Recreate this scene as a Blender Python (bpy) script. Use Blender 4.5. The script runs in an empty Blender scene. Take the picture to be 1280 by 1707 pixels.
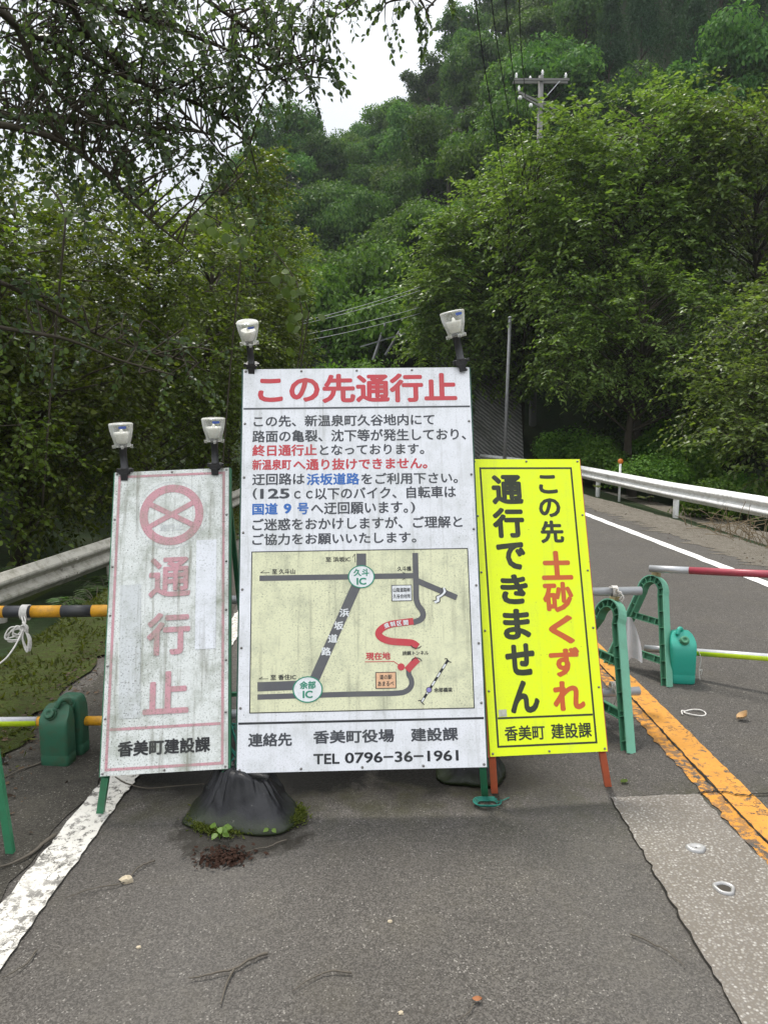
import bpy, math, random
import numpy as np
from mathutils import Matrix, Vector
PI = math.pi
SC = bpy.context.scene
COL = SC.collection
R = math.radians

# ---------------------------------------------------------------- camera
CAM_H, FPX, CX, CY, HOR = 1.73, 1240.0, 640.0, 853.5, 700.0      # photo pixels
PITCH = math.atan((CY - HOR) / FPX)
cd = bpy.data.cameras.new('camera')
cam = bpy.data.objects.new('camera', cd)
COL.objects.link(cam)
cam.location = (0, 0, CAM_H)
cam.rotation_euler = (PI / 2 - PITCH, 0, 0)
cd.sensor_fit = 'HORIZONTAL'
cd.sensor_width = 36
cd.lens = 36 * FPX / 1280
cd.clip_start = 0.05
cd.clip_end = 2000
SC.camera = cam

# ---------------------------------------------------------------- sky, sun, exposure
SUN_EL, SUN_AZ = 64, -25         # degrees; azimuth from +Y towards +X
w = bpy.data.worlds.new('World')
SC.world = w
w.use_nodes = True
wt = w.node_tree
wt.nodes.clear()
sky = wt.nodes.new('ShaderNodeTexSky')
sky.sky_type = 'NISHITA'
sky.sun_disc = False
sky.sun_elevation = R(SUN_EL)
sky.sun_rotation = R(SUN_AZ)
bg = wt.nodes.new('ShaderNodeBackground')
bg.inputs[1].default_value = 0.1
wt.links.new(sky.outputs[0], bg.inputs[0])
# overcast layer: brighter overhead than at the horizon, softly mottled
tc = wt.nodes.new('ShaderNodeTexCoord')
sep = wt.nodes.new('ShaderNodeSeparateXYZ')
wt.links.new(tc.outputs['Generated'], sep.inputs[0])
mr = wt.nodes.new('ShaderNodeMapRange')
mr.inputs[1].default_value = 0.0
mr.inputs[2].default_value = 1.0
mr.inputs[3].default_value = 0.42
mr.inputs[4].default_value = 1.40
wt.links.new(sep.outputs[2], mr.inputs[0])
cn = wt.nodes.new('ShaderNodeTexNoise')
cn.inputs['Scale'].default_value = 3.2
cn.inputs['Detail'].default_value = 6
cn.inputs['Roughness'].default_value = 0.5
wt.links.new(tc.outputs['Generated'], cn.inputs['Vector'])
mr2 = wt.nodes.new('ShaderNodeMapRange')
mr2.inputs[1].default_value = 0.3
mr2.inputs[2].default_value = 0.7
mr2.inputs[3].default_value = 0.80
mr2.inputs[4].default_value = 1.12
wt.links.new(cn.outputs[0], mr2.inputs[0])
mm = wt.nodes.new('ShaderNodeMath')
mm.operation = 'MULTIPLY'
wt.links.new(mr.outputs[0], mm.inputs[0])
wt.links.new(mr2.outputs[0], mm.inputs[1])
fr = wt.nodes.new('ShaderNodeMapRange')          # added gradient: sky brightened behind the viewer to light the signs, dimmed ahead
fr.inputs[1].default_value = -1.0
fr.inputs[2].default_value = 1.0
fr.inputs[3].default_value = 1.34
fr.inputs[4].default_value = 0.76
wt.links.new(sep.outputs[1], fr.inputs[0])
mf = wt.nodes.new('ShaderNodeMath')
mf.operation = 'MULTIPLY'
wt.links.new(mm.outputs[0], mf.inputs[0])
wt.links.new(fr.outputs[0], mf.inputs[1])
bg2 = wt.nodes.new('ShaderNodeBackground')
bg2.inputs[0].default_value = (0.955, 0.975, 1.0, 1)
wt.links.new(mf.outputs[0], bg2.inputs[1])
mx = wt.nodes.new('ShaderNodeMixShader')
mx.inputs[0].default_value = 0.88
wt.links.new(bg.outputs[0], mx.inputs[1])
wt.links.new(bg2.outputs[0], mx.inputs[2])
wo = wt.nodes.new('ShaderNodeOutputWorld')
wt.links.new(mx.outputs[0], wo.inputs[0])
sd = bpy.data.lights.new('sun', 'SUN')
sd.energy = 2.4
sd.angle = R(10)
sd.color = (1.0, 0.95, 0.88)
so = bpy.data.objects.new('sun', sd)
COL.objects.link(so)
so.rotation_euler = (R(90 - SUN_EL), 0, R(180 - SUN_AZ))
so.location = (0, 20, 40)
SC.view_settings.view_transform = 'Standard'
SC.view_settings.look = 'None'
SC.view_settings.exposure = 0.84
SC.view_settings.gamma = 1
SC.cycles.use_denoising = True
SC.cycles.denoiser = 'OPENIMAGEDENOISE'
SC.cycles.denoising_input_passes = 'RGB_ALBEDO_NORMAL'
SC.cycles.denoising_prefilter = 'NONE'
SC.cycles.sample_clamp_indirect = 4.0
SC.cycles.max_bounces = 7
SC.cycles.diffuse_bounces = 3
SC.cycles.transmission_bounces = 5
SC.cycles.transparent_max_bounces = 8
SC.cycles.volume_bounces = 1
SC.cycles.caustics_reflective = False
SC.cycles.caustics_refractive = False


def ray(px, py):
    """direction from the camera through a photo pixel, scaled so that y = 1"""
    a, b = (px - CX) / FPX, (CY - py) / FPX
    c, s = math.cos(PITCH), math.sin(PITCH)
    d = np.array([a, c + b * s, -s + b * c])
    return d / d[1]


def G(px, py, z=0.0):
    d = ray(px, py)
    t = (z - CAM_H) / d[2]
    return np.array([d[0] * t, t, z])


def at(px, py, Y):
    d = ray(px, py) * Y
    return np.array([d[0], Y, CAM_H + d[2]])


# ---------------------------------------------------------------- mesh builder
def nrm(v):
    v = np.asarray(v, float)
    return v / np.maximum(np.linalg.norm(v, axis=-1, keepdims=True), 1e-9)


def rotm(x=0, y=0, z=0):
    return np.array(Matrix.Rotation(z, 3, 'Z') @ Matrix.Rotation(y, 3, 'Y') @ Matrix.Rotation(x, 3, 'X'))


class MB:
    def __init__(s):
        s.V, s.F, s.n = [], [], 0

    def add(s, V, F, mi=0):
        V = np.asarray(V, float).reshape(-1, 3)
        F = np.asarray(F, int)
        s.V.append(V)
        s.F.append((F + s.n, mi))
        s.n += len(V)
        return s

    def box(s, c, size, rot=None, mi=0):
        x, y, z = np.asarray(size, float) / 2
        V = np.array([[-x, -y, -z], [x, -y, -z], [x, y, -z], [-x, y, -z], [-x, -y, z], [x, -y, z], [x, y, z], [-x, y, z]])
        if rot is not None:
            V = V @ np.asarray(rot).T
        F = [[0, 3, 2, 1], [4, 5, 6, 7], [0, 1, 5, 4], [1, 2, 6, 5], [2, 3, 7, 6], [3, 0, 4, 7]]
        return s.add(V + np.asarray(c, float), F, mi)

    def bar(s, a, b, wx, wy, up=(0, 0, 1), mi=0):
        a, b = np.asarray(a, float), np.asarray(b, float)
        z = nrm(b - a)
        x = np.cross(np.asarray(up, float), z)
        if np.linalg.norm(x) < 1e-4:
            x = np.cross([0, 1, 0], z)
        x = nrm(x)
        y = np.cross(z, x)
        return s.box((a + b) / 2, (wx, wy, np.linalg.norm(b - a)), np.stack([x, y, z], 1), mi)

    def tube(s, path, r, sides=8, cap=True, mi=0):
        P = np.asarray(path, float)
        n = len(P)
        r = np.broadcast_to(np.asarray(r, float), (n,))
        T = np.zeros_like(P)
        T[1:-1] = P[2:] - P[:-2]
        T[0] = P[1] - P[0]
        T[-1] = P[-1] - P[-2]
        T = nrm(T)
        x = np.cross(T[0], [0, 0, 1.0])
        if np.linalg.norm(x) < 0.05:
            x = np.cross(T[0], [0, 1.0, 0])
        x = nrm(x)
        ang = np.arange(sides) * 2 * PI / sides
        V = []
        for i in range(n):
            x = nrm(x - T[i] * np.dot(x, T[i]))
            y = np.cross(T[i], x)
            V.append(P[i] + r[i] * (np.cos(ang)[:, None] * x + np.sin(ang)[:, None] * y))
        V = np.concatenate(V)
        k = np.arange(sides)
        k2 = (k + 1) % sides
        F = [np.stack([i * sides + k, i * sides + k2, (i + 1) * sides + k2, (i + 1) * sides + k], 1) for i in range(n - 1)]
        b = s.n
        s.add(V, np.concatenate(F), mi)
        if cap and sides > 2:
            s.F.append((np.array([k[::-1] + b]), mi))
            s.F.append((np.array([(n - 1) * sides + k + b]), mi))
        return s

    def lathe(s, prof, segs=24, M=None, o=(0, 0, 0), cap=(True, True), mi=0):
        prof = np.asarray(prof, float)
        a = np.arange(segs) * 2 * PI / segs
        V = np.concatenate([np.stack([p[0] * np.cos(a), p[0] * np.sin(a), np.full(segs, p[1])], 1) for p in prof])
        if M is not None:
            V = V @ np.asarray(M).T
        V = V + np.asarray(o, float)
        k = np.arange(segs)
        k2 = (k + 1) % segs
        F = np.concatenate([np.stack([i * segs + k, i * segs + k2, (i + 1) * segs + k2, (i + 1) * segs + k], 1) for i in range(len(prof) - 1)])
        b = s.n
        s.add(V, F, mi)
        if cap[0]:
            s.F.append((np.array([k[::-1] + b]), mi))
        if cap[1]:
            s.F.append((np.array([(len(prof) - 1) * segs + k + b]), mi))
        return s

    def loft(s, rings, cap=True, mi=0):
        n = len(rings[0])
        V = np.concatenate(rings)
        k = np.arange(n)
        k2 = (k + 1) % n
        F = np.concatenate([np.stack([i * n + k, i * n + k2, (i + 1) * n + k2, (i + 1) * n + k], 1) for i in range(len(rings) - 1)])
        b = s.n
        s.add(V, F, mi)
        if cap:
            s.F.append((np.array([k[::-1] + b]), mi))
            s.F.append((np.array([(len(rings) - 1) * n + k + b]), mi))
        return s

    def poly(s, pts, mi=0):
        return s.add(pts, [list(range(len(pts)))], mi)

    def grid(s, X, Y, Z, mi=0):
        h, w_ = X.shape
        i = np.arange(h * w_).reshape(h, w_)
        F = np.stack([i[:-1, :-1], i[:-1, 1:], i[1:, 1:], i[1:, :-1]], -1).reshape(-1, 4)
        return s.add(np.stack([X, Y, Z], -1).reshape(-1, 3), F, mi)

    def build(s, name, mats, parent=None, smooth=False, loc=None):
        V = np.concatenate(s.V)
        if loc is not None:
            V = V - np.asarray(loc, float)
        me = bpy.data.meshes.new(name)
        me.vertices.add(len(V))
        me.vertices.foreach_set('co', V.astype(np.float32).ravel())
        sizes = np.concatenate([np.full(len(F), F.shape[1]) for F, _ in s.F])
        loops = np.concatenate([F.ravel() for F, _ in s.F])
        mi = np.concatenate([np.full(len(F), m) for F, m in s.F])
        me.loops.add(len(loops))
        me.loops.foreach_set('vertex_index', loops.astype(np.int32))
        me.polygons.add(len(sizes))
        st = np.concatenate([[0], np.cumsum(sizes)[:-1]])
        me.polygons.foreach_set('loop_start', st.astype(np.int32))
        me.polygons.foreach_set('loop_total', sizes.astype(np.int32))
        me.polygons.foreach_set('material_index', mi.astype(np.int32))
        me.polygons.foreach_set('use_smooth', np.full(len(sizes), bool(smooth)))
        me.update(calc_edges=True)
        if not isinstance(mats, (list, tuple)):
            mats = [mats]
        for m in mats:
            me.materials.append(m)
        o = bpy.data.objects.new(name, me)
        COL.objects.link(o)
        if parent is not None:
            o.parent = parent
        if loc is not None:
            o.location = loc
        return o


def tag(o, label=None, cat=None, group=None, kind=None):
    if label: o['label'] = label
    if cat: o['category'] = cat
    if group: o['group'] = group
    if kind: o['kind'] = kind
    return o


def thing(name, label, cat, loc=(0, 0, 0), group=None):
    o = bpy.data.objects.new(name, None)
    o.empty_display_size = 0.1
    COL.objects.link(o)
    o.location = loc
    return tag(o, label, cat, group)


def smooth_path(pts, n=8):
    P = np.asarray(pts, float)
    if len(P) < 3:
        t = np.linspace(0, 1, n)[:, None]
        return P[0] * (1 - t) + P[-1] * t
    Q = np.vstack([2 * P[0] - P[1], P, 2 * P[-1] - P[-2]])
    out = []
    for i in range(1, len(Q) - 2):
        for t in np.arange(n) / n:
            a, b, c, d = Q[i - 1], Q[i], Q[i + 1], Q[i + 2]
            out.append(0.5 * (2 * b + (c - a) * t + (2 * a - 5 * b + 4 * c - d) * t * t + (3 * b - a - 3 * c + d) * t ** 3))
    out.append(P[-1])
    return np.array(out)


# ---------------------------------------------------------------- materials
class NT:
    def __init__(s, name):
        s.m = bpy.data.materials.new(name)
        s.m.use_nodes = True
        s.t = s.m.node_tree
        s.b = s.t.nodes['Principled BSDF']
        s.out = s.t.nodes['Material Output']
        s._c = None

    def n(s, typ, **kw):
        x = s.t.nodes.new(typ)
        for k, v in kw.items():
            setattr(x, k, v)
        return x

    def put(s, sock, v):
        if isinstance(v, bpy.types.NodeSocket):
            s.t.links.new(v, sock)
        elif isinstance(v, (tuple, list)) and len(v) == 3 and sock.type == 'RGBA':
            sock.default_value = (*v, 1)
        else:
            sock.default_value = v

    def co(s, scale=(1, 1, 1)):
        if s._c is None:
            s._c = s.n('ShaderNodeTexCoord').outputs['Object']
        if scale == (1, 1, 1):
            return s._c
        mp = s.n('ShaderNodeMapping')
        s.put(mp.inputs[0], s._c)
        mp.inputs[3].default_value = scale
        return mp.outputs[0]

    def noise(s, scale, detail=3, rough=0.55, st=(1, 1, 1), dist=0):
        x = s.n('ShaderNodeTexNoise')
        s.put(x.inputs['Vector'], s.co(st))
        x.inputs['Scale'].default_value = scale
        x.inputs['Detail'].default_value = detail
        x.inputs['Roughness'].default_value = rough
        x.inputs['Distortion'].default_value = dist
        return x.outputs[0]

    def voro(s, scale, feature='F1', out='Distance', st=(1, 1, 1)):
        x = s.n('ShaderNodeTexVoronoi', feature=feature)
        s.put(x.inputs['Vector'], s.co(st))
        x.inputs['Scale'].default_value = scale
        return x.outputs[out]

    def rng(s, v, a, b, c=0.0, d=1.0):
        x = s.n('ShaderNodeMapRange')
        s.put(x.inputs[0], v)
        for i, q in enumerate((a, b, c, d)):
            x.inputs[i + 1].default_value = q
        return x.outputs[0]

    def math(s, op, a, b=0.0):
        x = s.n('ShaderNodeMath', operation=op)
        s.put(x.inputs[0], a)
        s.put(x.inputs[1], b)
        return x.outputs[0]

    def mix(s, f, a, b, mode='MIX'):
        x = s.n('ShaderNodeMix', data_type='RGBA', blend_type=mode)
        s.put(x.inputs[0], f)
        s.put(x.inputs[6], a)
        s.put(x.inputs[7], b)
        return x.outputs[2]

    def xyz(s):
        x = s.n('ShaderNodeSeparateXYZ')
        s.put(x.inputs[0], s.co())
        return x.outputs

    def bump(s, h, strength=0.3, dist=0.01):
        x = s.n('ShaderNodeBump')
        x.inputs['Strength'].default_value = strength
        x.inputs['Distance'].default_value = dist
        s.put(x.inputs['Height'], h)
        s.put(s.b.inputs['Normal'], x.outputs[0])

    def done(s, col, rough=0.6, spec=0.4, metal=0.0):
        s.put(s.b.inputs['Base Color'], col)
        s.put(s.b.inputs['Roughness'], rough)
        s.put(s.b.inputs['Specular IOR Level'], spec)
        s.b.inputs['Metallic'].default_value = metal
        return s.m


def plain(name, col, rough=0.6, spec=0.4, metal=0.0, dirt=0.25, dcol=(0.06, 0.055, 0.04), scale=14, fine=160, bump=0.0):
    t = NT(name)
    f = t.math('MULTIPLY', t.rng(t.noise(scale, 5, 0.65), 0.45, 0.75), dirt)
    c = t.mix(f, col, dcol)
    f2 = t.math('MULTIPLY', t.rng(t.noise(fine, 2), 0.62, 0.75), dirt)
    c = t.mix(f2, c, dcol)
    if bump:
        t.bump(t.noise(scale * 3, 4), bump, 0.004)
    return t.done(c, rough, spec, metal)


def weathered(name, col, level=1.0, seed=0.0):
    """printed sign face: speckle, rain streaks and algae shared by every print on that sign (object space)"""
    t = NT(name)
    sp = t.math('MULTIPLY', t.rng(t.noise(135, 3, 0.7), 0.54, 0.70), 0.62 * level)
    big = t.rng(t.noise(3.0, 4, 0.6), 0.35, 0.7)
    c = t.mix(t.math('MULTIPLY', sp, t.rng(big, 0, 1, 0.35, 1.3)), col, (0.10, 0.105, 0.085))
    al = t.math('MULTIPLY', t.rng(t.noise(7.0, 8, 0.72), 0.46, 0.74), 0.5 * level)
    c = t.mix(al, c, (0.23, 0.25, 0.19))
    stk = t.math('MULTIPLY', t.rng(t.noise(34, 4, 0.6, (1, 1, 0.07)), 0.54, 0.74), 0.42 * level)
    c = t.mix(stk, c, (0.17, 0.165, 0.12))
    # dots of lichen
    dots = t.rng(t.voro(34), 0.05, 0.11, 1.0, 0.0)
    keep = t.rng(t.noise(21, 2), 0.56, 0.60)
    c = t.mix(t.math('MULTIPLY', t.math('MULTIPLY', dots, keep), 0.6), c, (0.05, 0.05, 0.04))
    z = t.xyz()[2]
    return t, c, z


def sign_mat(name, col, level=1.0, rough=0.45):
    t, c, z = weathered(name, col, level)
    return t.done(c, rough, 0.35)


def leaf_mat(name, dark, light, trans=0.35, gloss=0.45, tcol=None, spec=0.28):
    t = NT(name)
    geo = t.n('ShaderNodeNewGeometry')
    rnd = geo.outputs['Random Per Island']
    oi = t.n('ShaderNodeObjectInfo')
    c = t.mix(t.rng(rnd, 0, 1, 0.0, 1.0), dark, light)
    c = t.mix(t.rng(t.noise(0.45, 3), 0.35, 0.65, 0.0, 0.55), c, dark)
    hs = t.n('ShaderNodeHueSaturation')
    t.put(hs.inputs['Hue'], t.rng(oi.outputs['Random'], 0, 1, 0.483, 0.507))
    t.put(hs.inputs['Value'], t.rng(oi.outputs['Random'], 0, 1, 0.66, 1.3))
    t.put(hs.inputs['Color'], c)
    c = hs.outputs[0]
    t.done(c, gloss, spec)
    tr = t.n('ShaderNodeBsdfTranslucent')
    tc_ = t.mix(1.0, c, tcol or (1.25, 1.35, 0.55), 'MULTIPLY')
    t.put(tr.inputs[0], tc_)
    ms = t.n('ShaderNodeMixShader')
    ms.inputs[0].default_value = trans
    t.t.links.new(t.b.outputs[0], ms.inputs[1])
    t.t.links.new(tr.outputs[0], ms.inputs[2])
    t.t.links.new(ms.outputs[0], t.out.inputs[0])
    return t.m


def asphalt(name, base=(0.078, 0.072, 0.0645), stains_and_shade=True):
    t = NT(name)
    grain = t.voro(200, out='Color')
    sepc = t.n('ShaderNodeSeparateColor')
    t.put(sepc.inputs[0], grain)
    c = t.mix(t.rng(sepc.outputs[0], 0.2, 1.0, 0, 0.75), tuple(v * 0.62 for v in base), tuple(v * 1.75 for v in base))
    spk = t.math('MULTIPLY', t.rng(sepc.outputs[1], 0.955, 0.97), t.rng(t.noise(9, 3), 0.35, 0.6))
    c = t.mix(t.math('MULTIPLY', spk, 0.55), c, (0.33, 0.31, 0.28))
    c = t.mix(t.rng(t.noise(0.9, 5, 0.6), 0.35, 0.7, 0.0, 0.35), c, tuple(v * 0.6 for v in base))
    c = t.mix(t.rng(t.noise(3.3, 6, 0.65), 0.5, 0.75, 0.0, 0.3), c, (0.095, 0.085, 0.065))
    if stains_and_shade:
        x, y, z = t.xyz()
        # band where the boards stand: damp, slightly mossy, with their shade painted in
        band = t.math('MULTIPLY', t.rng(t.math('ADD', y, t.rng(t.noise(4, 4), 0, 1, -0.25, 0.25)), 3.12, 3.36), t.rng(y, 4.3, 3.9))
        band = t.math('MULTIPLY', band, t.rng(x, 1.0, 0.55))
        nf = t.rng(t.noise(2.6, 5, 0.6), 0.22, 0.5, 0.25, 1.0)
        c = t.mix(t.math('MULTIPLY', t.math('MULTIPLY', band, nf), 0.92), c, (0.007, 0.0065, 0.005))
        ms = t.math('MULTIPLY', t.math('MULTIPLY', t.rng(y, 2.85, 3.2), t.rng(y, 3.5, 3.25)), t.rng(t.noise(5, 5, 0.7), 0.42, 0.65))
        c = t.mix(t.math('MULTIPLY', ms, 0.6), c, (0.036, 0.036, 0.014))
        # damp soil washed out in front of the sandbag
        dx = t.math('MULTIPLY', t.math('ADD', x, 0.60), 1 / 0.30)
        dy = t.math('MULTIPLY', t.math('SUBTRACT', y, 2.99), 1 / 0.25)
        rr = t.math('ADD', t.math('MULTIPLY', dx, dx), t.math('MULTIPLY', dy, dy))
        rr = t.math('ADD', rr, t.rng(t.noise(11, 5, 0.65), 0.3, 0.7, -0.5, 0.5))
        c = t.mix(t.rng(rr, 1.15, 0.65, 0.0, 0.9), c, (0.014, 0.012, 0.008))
        for (ex, ey, rx_, ry_) in ((-0.95, 3.58, 0.46, 0.21), (-0.30, 3.52, 0.26, 0.24), (0.24, 3.54, 0.36, 0.21)):   # damp ground below the boards, blackened by painted shade
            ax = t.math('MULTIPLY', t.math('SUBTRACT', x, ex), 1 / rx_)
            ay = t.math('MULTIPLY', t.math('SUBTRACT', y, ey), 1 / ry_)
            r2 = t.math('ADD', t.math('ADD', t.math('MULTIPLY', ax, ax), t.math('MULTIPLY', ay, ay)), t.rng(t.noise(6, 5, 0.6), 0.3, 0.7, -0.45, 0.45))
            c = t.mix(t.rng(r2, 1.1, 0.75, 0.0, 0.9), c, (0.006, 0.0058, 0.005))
        # faint tyre-worn lanes and an oil spot
        lane = t.rng(t.math('ABSOLUTE', t.math('SUBTRACT', t.math('ABSOLUTE', t.math('SUBTRACT', x, 0.1)), 0.75)), 0.0, 0.45, 0.16, 0.0)
        c = t.mix(lane, c, (0.13, 0.125, 0.118))
    t.bump(t.voro(150), 0.55, 0.004)
    return t.done(c, t.rng(t.noise(60, 2), 0.3, 0.7, 0.78, 0.97), 0.16)


M = {}
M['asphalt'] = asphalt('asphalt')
M['asphalt_old'] = asphalt('asphalt_shoulder', (0.05, 0.046, 0.038), False)


def conc_patch():
    t = NT('exposed_aggregate')
    v = t.n('ShaderNodeTexVoronoi')
    t.put(v.inputs['Vector'], t.co())
    v.inputs['Scale'].default_value = 88
    sepc = t.n('ShaderNodeSeparateColor')
    t.put(sepc.inputs[0], v.outputs['Color'])
    st = t.mix(sepc.outputs[0], (0.16, 0.147, 0.13), (0.265, 0.248, 0.222))
    st = t.mix(t.rng(sepc.outputs[1], 0.85, 0.9), st, (0.34, 0.325, 0.30))
    edge = t.rng(v.outputs['Distance'], 0.28, 0.6)
    c = t.mix(edge, st, (0.135, 0.12, 0.102))
    c = t.mix(t.rng(t.noise(4, 5, 0.65), 0.45, 0.75, 0, 0.45), c, (0.10, 0.085, 0.065))
    t.bump(t.rng(v.outputs['Distance'], 0.1, 0.6, 1, 0), 0.6, 0.006)
    return t.done(c, 0.85, 0.3)


M['patch'] = conc_patch()


def line_paint(name, col, worn, under=(0.06, 0.056, 0.05), lo=0.52, seam=None):
    t = NT(name)
    c = t.mix(t.rng(t.noise(7, 6, 0.65), 0.4, 0.75, 0, 0.5), col, tuple(v * 0.55 for v in col))
    wr = t.rng(t.noise(26, 7, 0.75), lo, lo + 0.07)
    wr = t.math('MULTIPLY', wr, t.rng(t.noise(2.2, 3), 0.3, 0.6, 0.25, 1.0))
    c = t.mix(t.math('MULTIPLY', wr, worn), c, under)
    cr = t.rng(t.math('ABSOLUTE', t.math('SUBTRACT', t.noise(6.5, 6, 0.6), 0.5)), 0.004, 0.011, 1.0, 0.0)
    crk = t.math('MULTIPLY', cr, t.rng(t.noise(3.1, 3), 0.46, 0.56))
    c = t.mix(t.math('MULTIPLY', crk, 0.9 * worn), c, (0.03, 0.028, 0.025))
    t.bump(t.voro(150), 0.4, 0.003)
    return t.done(c, 0.75, 0.3)


M['white_line'] = line_paint('worn_white_road_paint', (0.56, 0.54, 0.49), 1.0, lo=0.505)
M['white_line2'] = line_paint('white_road_paint', (0.66, 0.65, 0.62), 0.7, lo=0.6)
M['yellow_line'] = line_paint('yellow_road_paint', (0.47, 0.215, 0.035), 1.0, lo=0.55)
M['yellow_worn'] = line_paint('worn_yellow_road_paint', (0.46, 0.20, 0.025), 1.0, lo=0.46)
M['crack'] = plain('tar_filled_crack', (0.018, 0.017, 0.015), 0.9, 0.1)


def soil_mat(name, a, b, c3, sc=5):
    t = NT(name)
    c = t.mix(t.rng(t.noise(sc, 6, 0.65), 0.35, 0.65), a, b)
    c = t.mix(t.rng(t.noise(sc * 9, 4, 0.6), 0.5, 0.7), c, c3)
    t.bump(t.noise(sc * 8, 5, 0.7), 0.8, 0.04)
    return t.done(c, 0.95, 0.15)


M['forest_floor'] = soil_mat('forest_floor', (0.014, 0.026, 0.008), (0.018, 0.022, 0.009), (0.020, 0.038, 0.011), 0.9)
M['moss'] = soil_mat('moss_shoulder', (0.045, 0.062, 0.012), (0.030, 0.040, 0.009), (0.034, 0.024, 0.012), 4)
M['gravel'] = soil_mat('gravel_verge', (0.15, 0.135, 0.11), (0.10, 0.085, 0.065), (0.21, 0.195, 0.165), 6)
M['moss_blade'] = leaf_mat('moss_blades', (0.045, 0.066, 0.010), (0.15, 0.18, 0.028), 0.38, 0.7)
M['dry_stalk'] = plain('dry_stalks', (0.17, 0.13, 0.08), 0.85, 0.2)
M['fern'] = leaf_mat('fern_green', (0.03, 0.06, 0.015), (0.07, 0.13, 0.03), 0.3)

M['white_panel'] = sign_mat('white_sign_face', (0.74, 0.75, 0.78), 0.75)
M['m_red'] = sign_mat('sign_red_print', (0.52, 0.05, 0.065), 0.45)
M['m_black'] = sign_mat('sign_charcoal_print', (0.052, 0.055, 0.066), 0.35)
M['m_jet'] = sign_mat('sign_black_print', (0.018, 0.019, 0.024), 0.3)
M['m_blue'] = sign_mat('sign_blue_print', (0.035, 0.14, 0.44), 0.4)
M['m_map'] = sign_mat('map_pale_yellow_print', (0.70, 0.70, 0.47), 1.15)
M['m_road'] = sign_mat('map_grey_print', (0.10, 0.10, 0.11), 0.4)
M['m_green'] = sign_mat('map_green_print', (0.02, 0.24, 0.15), 0.4)
M['m_white'] = sign_mat('map_white_print', (0.73, 0.75, 0.76), 0.4)
M['m_peach'] = sign_mat('map_peach_print', (0.74, 0.44, 0.26), 0.4)
M['m_purple'] = sign_mat('map_purple_print', (0.25, 0.22, 0.5), 0.4)
M['old_panel'] = sign_mat('grimy_white_sign_face', (0.65, 0.67, 0.645), 2.0)
M['old_red'] = sign_mat('faded_red_print', (0.52, 0.27, 0.30), 1.8)
M['old_black'] = sign_mat('old_black_print', (0.015, 0.015, 0.017), 0.35)
M['old_sticker'] = sign_mat('old_white_sticker', (0.70, 0.715, 0.75), 0.9)
M['old_grey'] = sign_mat('grey_covered_print', (0.55, 0.57, 0.57), 1.4)
M['yel_panel'] = sign_mat('fluorescent_yellow_sheet', (0.75, 0.89, 0.003), 0.26, 0.4)
M['yel_black'] = sign_mat('yellow_sign_black_print', (0.022, 0.028, 0.012), 0.2)
M['yel_red'] = sign_mat('yellow_sign_orange_print', (0.53, 0.10, 0.02), 0.25)
M['green_steel'] = plain('green_painted_steel', (0.025, 0.16, 0.075), 0.45, 0.5, 0, 0.35, (0.03, 0.035, 0.02))
M['dark_green_steel'] = plain('dark_green_painted_steel', (0.015, 0.07, 0.045), 0.5, 0.4, 0, 0.3)
M['orange_steel'] = plain('orange_painted_steel', (0.52, 0.12, 0.055), 0.5, 0.4, 0, 0.3, (0.12, 0.06, 0.04))
M['rivet'] = plain('dull_steel', (0.22, 0.21, 0.20), 0.5, 0.5, 0.6, 0.6)
M['galv'] = plain('galvanised_steel', (0.42, 0.43, 0.44), 0.42, 0.5, 0.5, 0.4, (0.16, 0.15, 0.14))
M['rail'] = plain('white_guardrail_paint', (0.76, 0.76, 0.74), 0.5, 0.4, 0, 0.45, (0.16, 0.15, 0.12), 9)
M['rail_old'] = plain('dirty_guardrail_paint', (0.40, 0.38, 0.33), 0.7, 0.3, 0, 0.8, (0.12, 0.115, 0.075), 11, 90)
M['orange_plastic'] = plain('orange_reflector', (0.6, 0.17, 0.02), 0.35, 0.5, 0, 0.1)
M['barricade'] = plain('sun_faded_green_plastic', (0.135, 0.35, 0.245), 0.55, 0.35, 0, 0.35, (0.09, 0.13, 0.09), 9)
M['barricade_in'] = plain('green_plastic', (0.055, 0.19, 0.11), 0.6, 0.3, 0, 0.5, (0.05, 0.06, 0.03), 9)
M['can_old'] = plain('dirty_green_jerrycan_plastic', (0.024, 0.10, 0.056), 0.55, 0.35, 0, 0.8, (0.05, 0.065, 0.035), 18, 120, 0.15)
M['can_new'] = plain('teal_jerrycan_plastic', (0.02, 0.29, 0.215), 0.42, 0.45, 0, 0.15, (0.05, 0.10, 0.07), 8, 120, 0.1)
M['black_plastic'] = plain('black_plastic', (0.016, 0.016, 0.018), 0.45, 0.5, 0, 0.4, (0.06, 0.055, 0.05))
M['blk_stripe'] = plain('black_pipe_paint', (0.03, 0.031, 0.036), 0.45, 0.4, 0, 0.3, (0.09, 0.085, 0.06))
M['yel_stripe'] = plain('amber_pipe_paint', (0.62, 0.30, 0.018), 0.45, 0.4, 0, 0.55, (0.10, 0.07, 0.03), 30)
M['lime_tape'] = plain('lime_reflective_tape', (0.55, 0.72, 0.02), 0.35, 0.5, 0, 0.2)
M['silver_tape'] = plain('silver_reflective_tape', (0.50, 0.50, 0.52), 0.35, 0.5, 0.2, 0.3)
M['red_tape'] = plain('dark_red_reflective_tape', (0.33, 0.045, 0.068), 0.4, 0.5, 0, 0.25)
M['brass'] = plain('tan_clamp', (0.28, 0.22, 0.11), 0.6, 0.3, 0, 0.4)
M['rope'] = plain('white_rope', (0.58, 0.56, 0.53), 0.9, 0.1, 0, 0.45, (0.2, 0.19, 0.16), 60)
M['twine'] = plain('teal_twine', (0.03, 0.18, 0.14), 0.9, 0.1, 0, 0.4, (0.02, 0.05, 0.04), 50)
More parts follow.
